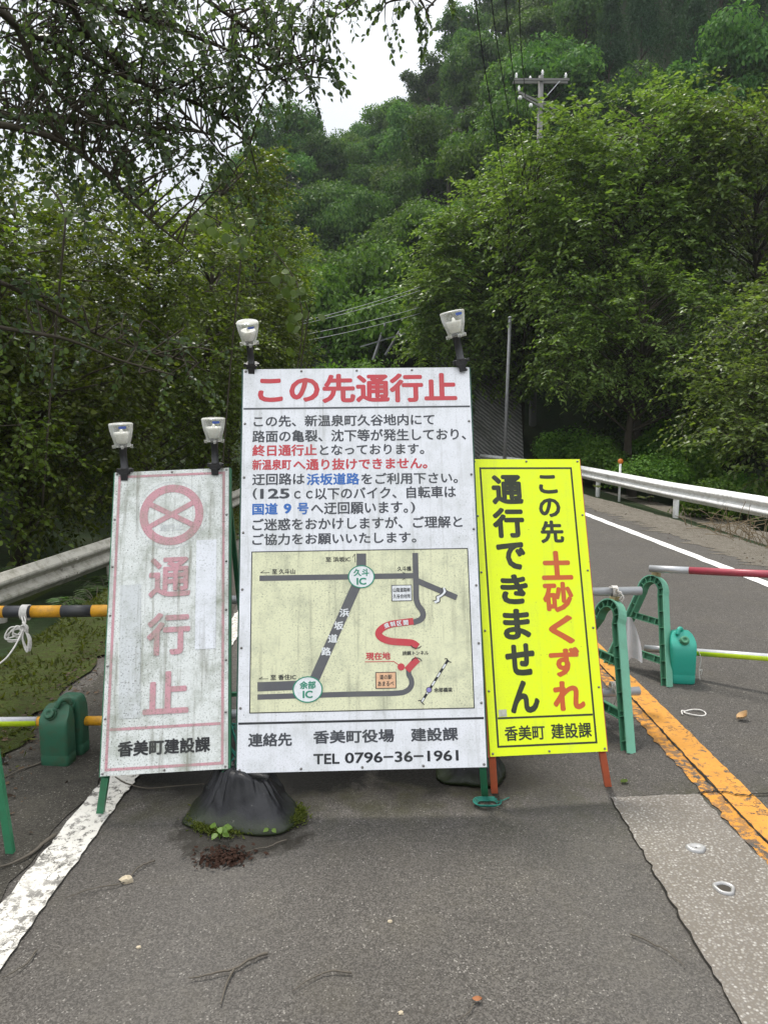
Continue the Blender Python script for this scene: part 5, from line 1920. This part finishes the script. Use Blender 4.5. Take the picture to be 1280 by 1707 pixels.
# --- right hand trees
RG = 'broadleaf trees behind the right guardrail'
RT = [('tree with light airy foliage left of the utility pole', (5.9, 32.5), [((4.4, 31.5, 7.4), (2.8, 2.2, 4.4)), ((3.0, 31.0, 6.2), (1.9, 1.7, 3.4)), ((5.4, 31, 10.2), (1.6, 1.6, 2.2)), ((6.2, 30.2, 6.6), (2.6, 2.0, 3.4)), ((5.6, 26.4, 9.3), (2.0, 1.3, 3.5))], 0.19, 440),
      ('biggest tree on the right with a tall bright crown in the middle', (9.4, 27.6), [((8.8, 27, 9.6), (3.3, 2.8, 4.0)), ((7.4, 25.4, 7.0), (2.6, 2.0, 2.8)), ((10.8, 26.6, 11.6), (2.2, 2.0, 2.4))], 0.185, 270),
      ('tree with lit top at the right edge of the photo', (13.6, 26.5), [((13.2, 26, 9.4), (3.2, 2.8, 4.6)), ((12.0, 25, 12.0), (1.6, 1.6, 2.4))], 0.185, 210),
      ('tree with low layered branches above the white guardrail', (8.2, 24.2), [((8.0, 23.6, 4.6), (3.0, 1.8, 2.0)), ((6.4, 23.4, 3.6), (1.9, 1.4, 1.1)), ((9.6, 23.2, 3.4), (1.6, 1.3, 1.2))], 0.145, 120),
      ('nearest tree on the right reaching low over the guardrail', (11.4, 19.6), [((10.4, 18.6, 3.9), (2.2, 1.5, 1.7)), ((9.0, 17.6, 2.3), (1.3, 1.0, 0.8)), ((9.8, 17.2, 1.7), (1.4, 1.0, 0.7)), ((8.8, 16.6, 1.25), (1.5, 0.8, 0.8)), ((8.4, 18.6, 2.2), (1.3, 0.9, 1.0))], 0.13, 150)]
for i, (lab, b_, el, lf, nc) in enumerate(RT):
    leafy_tree('broadleaf_tree', lab, (b_[0], b_[1], tz(*b_)), el, M['lf_right'], nc, 10, 11, lf, 0.95 if i < 3 else 0.75, 90 + i, 0.55, 1.0, 0.30, RG, 0.17, 0.52,
               twig_r=0.006, side=0.9, hang=0.2, cap=RIGHT_TOP)
for i, (x_, y_, h_, lab) in enumerate(((11, 33, 9, 'dark tree in deep shade behind the biggest right hand tree'), (16, 32, 10, 'dark tree in deep shade behind the right edge tree'),
                                       (14.5, 23, 5, 'dark tree in shade low behind the nearest right hand tree'), (7.2, 36, 8, 'dark tree in shade behind the utility pole'), (10.8, 29, 5, 'dark low tree in shade behind the layered branches'),
                                       (19, 27, 9, 'dark tree in shade beyond the right edge'))):
    g = tz(x_, y_)
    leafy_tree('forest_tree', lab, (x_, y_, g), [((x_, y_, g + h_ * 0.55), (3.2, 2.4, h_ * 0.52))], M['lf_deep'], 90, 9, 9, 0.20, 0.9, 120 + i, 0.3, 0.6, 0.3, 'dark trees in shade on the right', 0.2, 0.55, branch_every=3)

# --- branches hanging over the road from a tree just outside the left edge
rs = np.random.RandomState(31)
ob = np.array([-4.9, 4.2, tz(-4.9, 4.2)])
OT = thing('overhanging_tree', 'dark small-leaved branches hanging into the sky from beyond the upper left edge', 'tree', ob)
wood, cr = MB(), MB()
trunk = smooth_path([ob - [0, 0, 0.5], ob + [0.1, 0, 1.6], ob + [0.1, 0.1, 3.2], ob + [0.3, 0.2, 4.8]], 6)
wood.tube(trunk, np.linspace(0.17, 0.09, len(trunk)), 12)
LIMB = [[(-150, 60, 4.6), (60, 60, 5.2), (190, 120, 5.6), (300, 160, 5.8), (400, 215, 6.0), (430, 290, 6.1)],
        [(-150, 20, 4.6), (100, 0, 5.3), (230, 30, 5.6), (350, 70, 5.9), (440, 110, 6.1), (490, 150, 6.2)],
        [(-160, 60, 4.6), (0, 20, 5.0), (60, 110, 5.2), (140, 190, 5.4), (250, 225, 5.7), (350, 255, 6.0)],
        [(-160, 120, 4.6), (0, 190, 5.2), (110, 200, 5.5), (230, 210, 5.9), (345, 222, 6.4), (370, 250, 6.6)],
        [(-150, 200, 4.6), (60, 220, 5.0), (160, 275, 5.2), (240, 355, 5.4), (312, 415, 5.6)],
        [(-150, -120, 4.8), (80, -40, 5.2), (150, 60, 5.5), (240, 140, 5.9), (330, 210, 6.3), (400, 300, 6.6)],
        [(-100, -200, 4.8), (200, -90, 5.4), (330, -10, 5.8), (430, 60, 6.1), (500, 120, 6.3), (545, 130, 6.4)],
        [(-100, -300, 4.8), (250, -190, 5.2), (480, -120, 5.5), (600, -60, 5.7), (690, -10, 5.8), (712, 20, 5.8)],
        [(-150, 420, 4.3), (0, 470, 4.8), (90, 520, 5.2), (170, 560, 5.6), (260, 590, 5.9), (330, 605, 6.1)],
        [(-150, 500, 4.3), (0, 545, 4.7), (110, 565, 5.0), (200, 600, 5.2), (290, 625, 5.4)]]
sp = []
for i, lm in enumerate(LIMB):
    pts = [at(*p) for p in lm]
    pts = [trunk[min(len(trunk) - 1, 7 + 2 * i if i < 8 else 7)]] + pts
    P = smooth_path(pts, 8)
    wood.tube(P, np.linspace(0.030 if i < 8 else 0.020, 0.005, len(P)), 7, False)
    sp.append(P[8:])
LP = np.vstack(sp)


def in_poly(p, poly):
    x, y = p
    c = False
    j = len(poly) - 1
    for i in range(len(poly)):
        if (poly[i][1] > y) != (poly[j][1] > y) and x < (poly[j][0] - poly[i][0]) * (y - poly[i][1]) / (poly[j][1] - poly[i][1]) + poly[i][0]:
            c = not c
        j = i
    return c


reg = [(-60, -60), (500, -60), (530, 30), (515, 90), (480, 130), (440, 130), (410, 190), (430, 250), (430, 310), (400, 340), (350, 320), (300, 330), (250, 280), (120, 300), (40, 250), (-60, 230)]
Bs, Ds, Ls = [], [], []


def add_twig(px, py, Y, ln, down=0.5):
    e = at(px, py, Y)
    d = np.linalg.norm(LP - e, axis=1)
    s0 = LP[np.argsort(d)[rs.randint(10)]]
    if np.linalg.norm(e - s0) > 0.75:
        return
    if np.linalg.norm(e - s0) > 0.12:
        mid = (s0 + e) / 2 + rs.randn(3) * 0.06 + [0, 0, 0.06]
        pth = smooth_path([s0, mid, e], 4)
        wood.tube(pth, np.linspace(0.008, 0.003, len(pth)), 4, False)
    dd = nrm(nrm(e - s0 + 1e-4) * 0.6 + rs.randn(3) * [0.5, 0.4, 0.35] + [0.15, 0, -down])
    Bs.append(e)
    Ds.append(dd)
    Ls.append(ln * (0.6 + 0.8 * rs.rand()))


cl = []
while len(cl) < 135:                     # clumps, so that sky shows between them
    p = (rs.uniform(-60, 570), rs.uniform(-60, 360))
    if in_poly(p, reg):
        cl.append(p)
while len(cl) < 152:                     # fuller towards the upper left
    p = (rs.uniform(-60, 330), rs.uniform(-60, 250))
    if in_poly(p, reg):
        cl.append(p)
for (cx_, cy_) in cl:
    Yc = 5.0 + 1.4 * rs.rand()
    for _ in range(rs.randint(4, 8)):
        p = (cx_ + rs.randn() * 30, cy_ + rs.randn() * 26)
        if in_poly(p, reg):
            add_twig(p[0], p[1], Yc + rs.randn() * 0.18, 0.30)
for (px, py, n_) in ((640, 0, 3), (644, 24, 2), (690, 0, 4), (700, 18, 3), (704, 38, 2), (745, -12, 2), (548, 40, 5), (548, 100, 6), (515, 130, 5), (590, -20, 6), (525, 20, 6)):
    for _ in range(n_):
        add_twig(px + rs.randn() * 9, py + rs.randn() * 10, 5.8 + rs.randn() * 0.08, 0.14, 0.9)
for (px, py) in [(rs.uniform(-30, 380), rs.uniform(430, 640)) for _ in range(95)]:
    if py > 445 + px * 0.38 and py < 560 + px * 0.28:
        add_twig(px, py, 4.9 + 1.2 * px / 380 + rs.randn() * 0.12, 0.28, 0.25)
Bs, Ds, Ls = np.array(Bs), np.array(Ds), np.array(Ls)
twig_leaves(cr, Bs, Ds, Ls, 14, 0.045, 0.70, rs, 0.3, 0.45, side=0.8, hang=0.4)
twig_wood(wood, Bs, Ds, Ls, 0.003, 0.45)
wood.build('trunk', M['bark'], OT, True).location = -ob
cr.build('crown', M['lf_over'], OT).location = -ob


# ---------------------------------------------------------------- hillside trees
def hill_crown(seed, kind):
    """crown made of leafy mounds, about 1 high and 1 wide per unit"""
    rs = np.random.RandomState(seed)
    mb = MB()
    if kind == 'round':
        nl = 22
        d = nrm(rs.randn(nl, 3) * [1, 1, 0.7] + [0, 0, 0.4])
        C = d * np.array([2.3, 2.3, 2.3]) * (0.45 + 0.65 * rs.rand(nl, 1)) + [0, 0, 4.0]
        Rr = 0.6 + 0.75 * rs.rand(nl)
        n, L, wr = 520, 0.27, 0.62
    elif kind == 'kudzu':
        nl = 15
        d = nrm(rs.randn(nl, 3) * [1, 1, 0.5] + [0, 0, 0.5])
        C = d * np.array([2.2, 2.2, 1.6]) * (0.45 + 0.6 * rs.rand(nl, 1)) + [0, 0, 2.1]
        Rr = 0.75 + 0.9 * rs.rand(nl)
        n, L, wr = 680, 0.23, 0.85
    else:                                 # cedar: a tall cone of drooping sprays
        nl = 70
        z = rs.rand(nl) ** 0.85
        a = rs.rand(nl) * 2 * PI
        rad = (1 - z) * 2.2 + 0.25
        C = np.stack([rad * np.cos(a), rad * np.sin(a), 2.0 + z * 11.5], 1)
        Rr = 0.55 + 0.55 * (1 - z) + 0.2 * rs.rand(nl)
        n, L, wr = 230, 0.34, 0.30
    for c, r in zip(C, Rr):
        d = nrm(rs.randn(n, 3))
        d = d[(d[:, 2] > -0.45)]
        P = c + d * r * (0.74 + 0.40 * rs.rand(len(d), 1) ** 1.7 + 0.07 * np.sin(7 * d[:, :1] + 5 * d[:, 1:2]) * np.cos(6 * d[:, 2:])) * [1, 1, 0.8 if kind != 'cedar' else 1.3]
        ld = np.cross(np.cross(d, [0, 0, -1.0]), d) + rs.randn(len(d), 3) * 0.6 + d * 0.25
        if kind == 'cedar':
            ld = d * 0.7 + [0, 0, -0.5] + rs.randn(len(d), 3) * 0.45
        Nn = d * 0.9 + [0, 0, 0.35] + rs.randn(len(d), 3) * 0.33
        lv = L * (0.6 + 0.7 * rs.rand(len(d)))
        add_leaves(mb, P, ld, Nn, lv, lv * wr, QUAD)
    wd = MB()
    ht_ = {'round': 5.2, 'kudzu': 3.0, 'cedar': 13.2}[kind]
    tp = smooth_path([(0, 0, -1.0), (0.12, 0.1, ht_ * 0.35), (-0.1, 0.05, ht_ * 0.7), (0, 0, ht_)], 5)
    wd.tube(tp, np.linspace(0.17, 0.04, len(tp)), 7)
    for c in C[:: 2 if kind != 'cedar' else 4]:
        s0 = tp[np.argmin(np.abs(tp[:, 2] - (c[2] - 0.8)))]
        wd.tube([s0, (s0 + c) / 2 + [0, 0, 0.2], c], [0.07, 0.045, 0.02], 5, False)
    return mb, wd


PROTO = {}
for kind, mt, seeds in (('round', 'lf_hill', (1, 2, 3, 4)), ('kudzu', 'lf_kudzu', (5, 6, 7)), ('cedar', 'lf_cedar', (8, 9))):
    for sd_ in seeds:
        mb, wd = hill_crown(sd_, kind)
        PROTO.setdefault(kind, []).append((mb, wd, mt))
_first = {}
_names = {'round': 'broadleaf_tree', 'kudzu': 'vine_covered_tree', 'cedar': 'cedar_tree'}


def hill_tree(kind, v, p, rz, sc, label, group):
    key = (kind, v)
    if key not in _first:
        mb, wd, mt = PROTO[kind][v]
        r = thing(_names[kind], label, 'tree', p, group)
        tr = wd.build('trunk', M['bark'], r, True)
        cr_ = mb.build('crown', M[mt], r)
        _first[key] = (r, tr, cr_)
    else:
        r0, t0, c0 = _first[key]
        r = r0.copy()
        COL.objects.link(r)
        for ch in (t0, c0):
            c = ch.copy()
            COL.objects.link(c)
            c.parent = r
        r['label'], r['group'] = label, group
    r.location = p
    r.rotation_euler = (0, 0, rz)
    r.scale = sc if isinstance(sc, tuple) else (sc, sc, sc)
    return r


rs = np.random.RandomState(77)
pts = []
tries = 0
while tries < 9000 and len(pts) < 250:
    tries += 1
    y_ = 33 + 72 * rs.rand() ** 0.8
    px = rs.uniform(380, 1330)
    x_ = (px - CX) / FPX * y_
    if y_ < 39 or (y_ < 50 and px > 790):
        continue
    if px > 800 and y_ < 46:
        continue
    if px < 500 and y_ < 60:
        continue
    pyt = HOR - (float(terrain(x_, y_)) - CAM_H) / y_ * FPX
    hw = 2.6 / y_ * FPX
    lim = max(np.interp(px + o * hw, *SKYLINE) - 40 * abs(o) for o in (-1, -0.5, 0, 0.5, 1))
    room = (pyt - lim) * y_ / FPX                    # height a tree may have here without breaking the skyline
    if pyt < -160 or room < 3.4:
        continue
    dmin = 2.5 + 0.022 * y_
    if all((x_ - q[0]) ** 2 + (y_ - q[1]) ** 2 > dmin ** 2 for q in pts):
        pts.append((x_, y_, px, pyt, room))
for (x_, y_, px, pyt, room) in pts:
    z_ = tz(x_, y_)
    if px > 960 and pyt < 260:
        kind, lab, grp = 'cedar', 'dark blue-green cedar on the steep upper right hillside', 'cedars on the upper right hillside'
        sc = 0.62 + 0.25 * rs.rand()
    elif y_ < 62 and px < 800:
        kind, lab, grp = 'kudzu', 'mound-shaped tree smothered in vines in the hollow above the tall sign', 'vine covered trees in the hollow'
        sc = 0.75 + 0.45 * rs.rand()
    elif rs.rand() < 0.3:
        kind, lab, grp = 'kudzu', 'bright vine-draped mound among the trees of the far hillside', 'vine covered trees on the far hillside'
        sc = 0.95 + 0.5 * rs.rand()
    else:
        kind, lab, grp = 'round', 'round-crowned leafy tree in the forest on the far hillside', 'broadleaf trees on the far hillside'
        sc = 0.8 + 0.5 * rs.rand()
    v = rs.randint(len(PROTO[kind]))
    sz = min(sc * (0.9 + 0.3 * rs.rand()), room / {'round': 7.2, 'kudzu': 5.0, 'cedar': 14.2}[kind])
    hill_tree(kind, v, (x_, y_, z_ - 0.2), rs.rand() * 6.28, (sc, sc, sz), lab, grp)

for i, (x_, y_, s_, lab) in enumerate(((7.3, 16.2, 0.30, 'low leafy bush right behind the nearer stretch of white guardrail'), (7.0, 19.4, 0.36, 'low leafy bush behind the orange reflector post'),
                                      (6.6, 23.0, 0.40, 'low leafy bush behind the white guardrail by the yellow sign top'), (8.6, 21.5, 0.5, 'shaded bush under the layered branches'),
                                      (6.9, 27.5, 0.5, 'shaded bush at the foot of the utility pole'), (9.8, 25.5, 0.62, 'shaded bush behind the leaning trunk'), (8.6, 17.6, 0.36, 'low bush under the nearest right hand tree'),
                                      (12.0, 23.0, 0.6, 'shaded bush deep behind the nearest right hand tree'))):
    hill_tree('kudzu', i % 3, (x_, y_, tz(x_, y_) - 0.1), 1.1 * i, (s_, s_, s_ * 0.9), lab, 'undergrowth bushes behind the white guardrail')

# bright creeper bank right behind the tall sign, and shrubs closing the road bend
for i, (px, Yk, s_, lab) in enumerate(((560, 27.5, 0.62, 'bright creeper bush above the left half of the tall sign top'), (640, 28.5, 0.66, 'bright creeper bush above the middle of the tall sign top'),
                                       (715, 29.5, 0.6, 'bright creeper bush above the right half of the tall sign top'), (600, 31, 0.7, 'creeper bush behind the other two above the tall sign'))):
    x_ = (px - CX) / FPX * Yk
    hill_tree('kudzu', i % 3, (x_, Yk, 0.4), 1.7 * i, (s_, s_, s_ * 1.18), lab, 'creeper bushes just above the tall sign')

# ---------------------------------------------------------------- verge growth
rs = np.random.RandomState(51)
n = 75000
yv = 3.2 + 18 * rs.rand(n) ** 1.6
xe = np.where(yv < 4.3, -1.9 - 0.02 * yv, -2.06 - 0.02 * (yv - 4.3))
tv = rs.rand(n) ** 0.95
xl = left_rail(yv) - 0.3
xv = xe + 0.06 * rs.randn(n) + (xl - xe) * tv
den = np.sin(xv * 7.3 + yv * 3.1) * np.sin(yv * 4.7 - xv * 3.2) + 0.45 * rs.randn(n) + 0.35
k_ = den > 0.15
xv, yv, tv = xv[k_], yv[k_], tv[k_]
n = len(xv)
zv = verge_z(xv, yv)
mb = MB()
LD = rs.randn(n, 3) * [0.8, 0.8, 0.3] + [0, 0, 0.8]
lv = 0.018 + 0.050 * rs.rand(n) ** 2.5
add_leaves(mb, np.stack([xv, yv, zv], 1), LD, rs.randn(n, 3) + [0, 0, 0.6], lv, lv * 0.36, QUAD, droop=0.35)
tag(mb.build('moss_and_grass', M['moss_blade']), kind='stuff')
# fallen leaves and crumbs gathered along both road edges
n = 2600
yl_ = 2.2 + 14 * rs.rand(n) ** 1.5
xl_ = np.where(rs.rand(n) < 0.75, verge_edge(yl_) + 0.22 * np.abs(rs.randn(n)) - 0.12, right_line(yl_) + 0.55 + 0.35 * rs.randn(n))
ok_ = (xl_ < -1.42) | (xl_ > right_line(yl_) + 0.12)
xl_, yl_ = xl_[ok_], yl_[ok_]
n = len(xl_)
zl_ = np.where(xl_ < 0, np.where(xl_ < verge_edge(yl_), verge_z(xl_, yl_) + 0.02, 0.014), 0.016)
mb = MB()
lv = 0.012 + 0.034 * rs.rand(n) ** 2
add_leaves(mb, np.stack([xl_, yl_, zl_], 1), rs.randn(n, 3) * [1, 1, 0.15], rs.randn(n, 3) * 0.35 + [0, 0, 1], lv, lv * 0.5, HEX)
tag(mb.build('fallen_leaves', M['verge_leaf']), kind='stuff')


def fern(label, p, n_f, L, seed, mat='fern', group='ferns and weeds by the guardrails', name='fern', cat='fern'):
    rs = np.random.RandomState(seed)
    root = thing(name, label, cat, p, group)
    mb, st = MB(), MB()
    for i in range(n_f):
        a = rs.rand() * 2 * PI
        l = L * (0.6 + 0.6 * rs.rand())
        d = np.array([math.cos(a), math.sin(a), 0])
        t = np.linspace(0, 1, 16)
        P = d * (t[:, None] * l * 0.85) + np.array([0, 0, 1.0]) * ((0.9 * t - 0.75 * t * t)[:, None] * l)
        st.tube(P, np.linspace(0.004, 0.0015, 16), 4, False)
        s_ = np.cross(d, [0, 0, 1.0])
        for sg in (-1, 1):
            Pl = P[2:]
            wl = 0.26 * l * np.sin(PI * (t[2:] * 0.9 + 0.1)) ** 0.8
            add_leaves(mb, Pl, np.repeat((s_ * sg + d * 0.4)[None], len(Pl), 0) + rs.randn(len(Pl), 3) * 0.08, np.repeat([[0, 0, 1.0]], len(Pl), 0) + rs.randn(len(Pl), 3) * 0.15, wl, np.full(len(Pl), l * 0.055), QUAD)
    st.build('stalk', M['dark_wood'], root)
    mb.build('fronds', M[mat], root)
    return root


for i, (px, py, Yf, lab) in enumerate(((160, 975, 7.6, 'fern tuft under the dirty guardrail beside the grimy sign'), (120, 990, 7.2, 'fern under the dirty guardrail above the amber bar'),
                                       (175, 955, 8.8, 'fern behind the grimy sign edge under the guardrail'), (60, 930, 8.6, 'fern behind the dirty guardrail at the left edge'))):
    p = at(px, py, Yf)
    fern(lab, p - [0, 0, 0.25], 11, 0.5, 60 + i)
# weeds and dry stalks on the right verge
for i, (px, py, lab) in enumerate(((1245, 880, 'bundle of bare dry stalks beside the guardrail at the right edge'), (1190, 870, 'bare dry stalks under the white guardrail'), (1275, 895, 'dry stalks lowest at the right edge'))):
    g = G(px, py + 18, -0.15)
    root = thing('dry_weed', lab, 'weed', g, 'dry weeds by the white guardrail')
    mb = MB()
    for j in range(20):
        a = rs.uniform(-1.2, 1.2)
        l = 0.3 + 0.5 * rs.rand()
        b0 = np.array([rs.randn() * 0.25, rs.randn() * 0.12, 0])
        e = b0 + np.array([math.sin(a) * l, -0.1 * rs.rand(), abs(math.cos(a)) * l * 0.7])
        mb.tube(smooth_path([b0, (b0 + e) / 2 + [0, 0, 0.08], e], 4), 0.005, 4, False)
    mb.build('stalks', M['dry_stalk'], root)
for i, (px, Yw) in enumerate(((985, 20.6), (1060, 16.5), (1115, 14.2), (1010, 19.2), (1180, 12.9))):
    x_ = float(right_rail(Yw)) - 0.35
    fern(['low green weed on the far end of the gravel verge', 'low green weed under the middle of the white guardrail', 'low green weed beside a guardrail post on the gravel verge',
          'low green weed below the orange reflector', 'low green weed nearest on the gravel verge'][i], (x_, Yw, -0.02), 9, 0.22, 80 + i, 'moss_blade', 'low weeds on the gravel verge', 'weed', 'weed')

# growth and litter round the sandbag
def seedling(label, p, n_l, L, seed):
    rs = np.random.RandomState(seed)
    root = thing('seedling', label, 'plant', p)
    mb, st = MB(), MB()
    for i in range(n_l):
        a = rs.rand() * 6.28
        h_ = L * (0.5 + 0.8 * rs.rand())
        q = np.array([math.cos(a) * L * 0.35, math.sin(a) * L * 0.35, h_])
        st.tube(smooth_path([(0, 0, 0), q * [0.3, 0.3, 0.7], q], 4), 0.0016, 4)
        add_leaves(mb, q[None], np.array([[math.cos(a), math.sin(a), -0.1]]), np.array([[0, -0.5, 1.0]]) + rs.randn(1, 3) * 0.25, np.array([L * 0.75]), np.array([L * 0.55]),
                   np.array([(0, 0), (0.15, 0.3), (0.45, 0.5), (0.8, 0.25), (1, 0), (0.8, -0.25), (0.45, -0.5), (0.15, -0.3)]))
    st.build('stem', M['lf_vine'], root)
    mb.build('leaves', M['lf_vine'], root)


seedling('bright green seedling growing at the foot of the front sandbag', G(366, 1400), 9, 0.050, 1)
seedling('tiny green seedling at the right foot of the front sandbag', G(452, 1392), 4, 0.036, 2)
mb = MB()
n = 260
a = rs.rand(n) * 6.28
r_ = np.sqrt(rs.rand(n))
cc = G(374, 1432)
P = cc + np.stack([0.075 * rs.randn(n) * 0.8, 0.034 * rs.randn(n) - 0.25 * 0.0, 0.006 + 0.012 * rs.rand(n)], 1)
lv = 0.012 + 0.02 * rs.rand(n)
add_leaves(mb, P, rs.randn(n, 3) * [1, 1, 0.2], rs.randn(n, 3) * 0.5 + [0, 0, 1], lv, lv * 0.5, HEX)
tag(mb.build('leaf_litter', M['rust']), kind='stuff')
mb = MB()
n = 2600
a = np.where(rs.rand(n) < 0.6, rs.normal(-0.35, 0.28, n), rs.normal(-2.2, 0.35, n))
rr_ = 0.99 + 0.05 * rs.randn(n) * (1 + 1.2 * (rs.rand(n) < 0.2))
P = SB + np.stack([0.245 * rr_ * np.cos(a), 0.18 * rr_ * np.sin(a) - 0.01, 0.003 + 0.022 * rs.rand(n) * np.clip(1.3 - np.abs(rr_ - 1) * 5, 0, 1)], 1)
P = P[(P[:, 1] < SB[1] + 0.06)]
lv = 0.008 + 0.012 * rs.rand(len(P))
add_leaves(mb, P, rs.randn(len(P), 3) * [1, 1, 0.5] + [0, 0, 0.6], rs.randn(len(P), 3), lv, lv * 0.4, QUAD)
tag(mb.build('moss_rim', M['moss_blade']), kind='stuff')

# ---------------------------------------------------------------- air
hz = MB().box((0, 20, 60), (860, 900, 140)).build('haze', None or M['asphalt'])
hm = bpy.data.materials.new('valley_haze')
hm.use_nodes = True
hm.node_tree.nodes.clear()
vo = hm.node_tree.nodes.new('ShaderNodeOutputMaterial')
pv = hm.node_tree.nodes.new('ShaderNodeVolumePrincipled')
pv.inputs['Color'].default_value = (0.86, 0.92, 1.0, 1)
pv.inputs['Density'].default_value = 0.0003
pv.inputs['Anisotropy'].default_value = 0.35
hm.node_tree.links.new(pv.outputs[0], vo.inputs['Volume'])
hz.data.materials.clear()
hz.data.materials.append(hm)
tag(hz, kind='stuff')
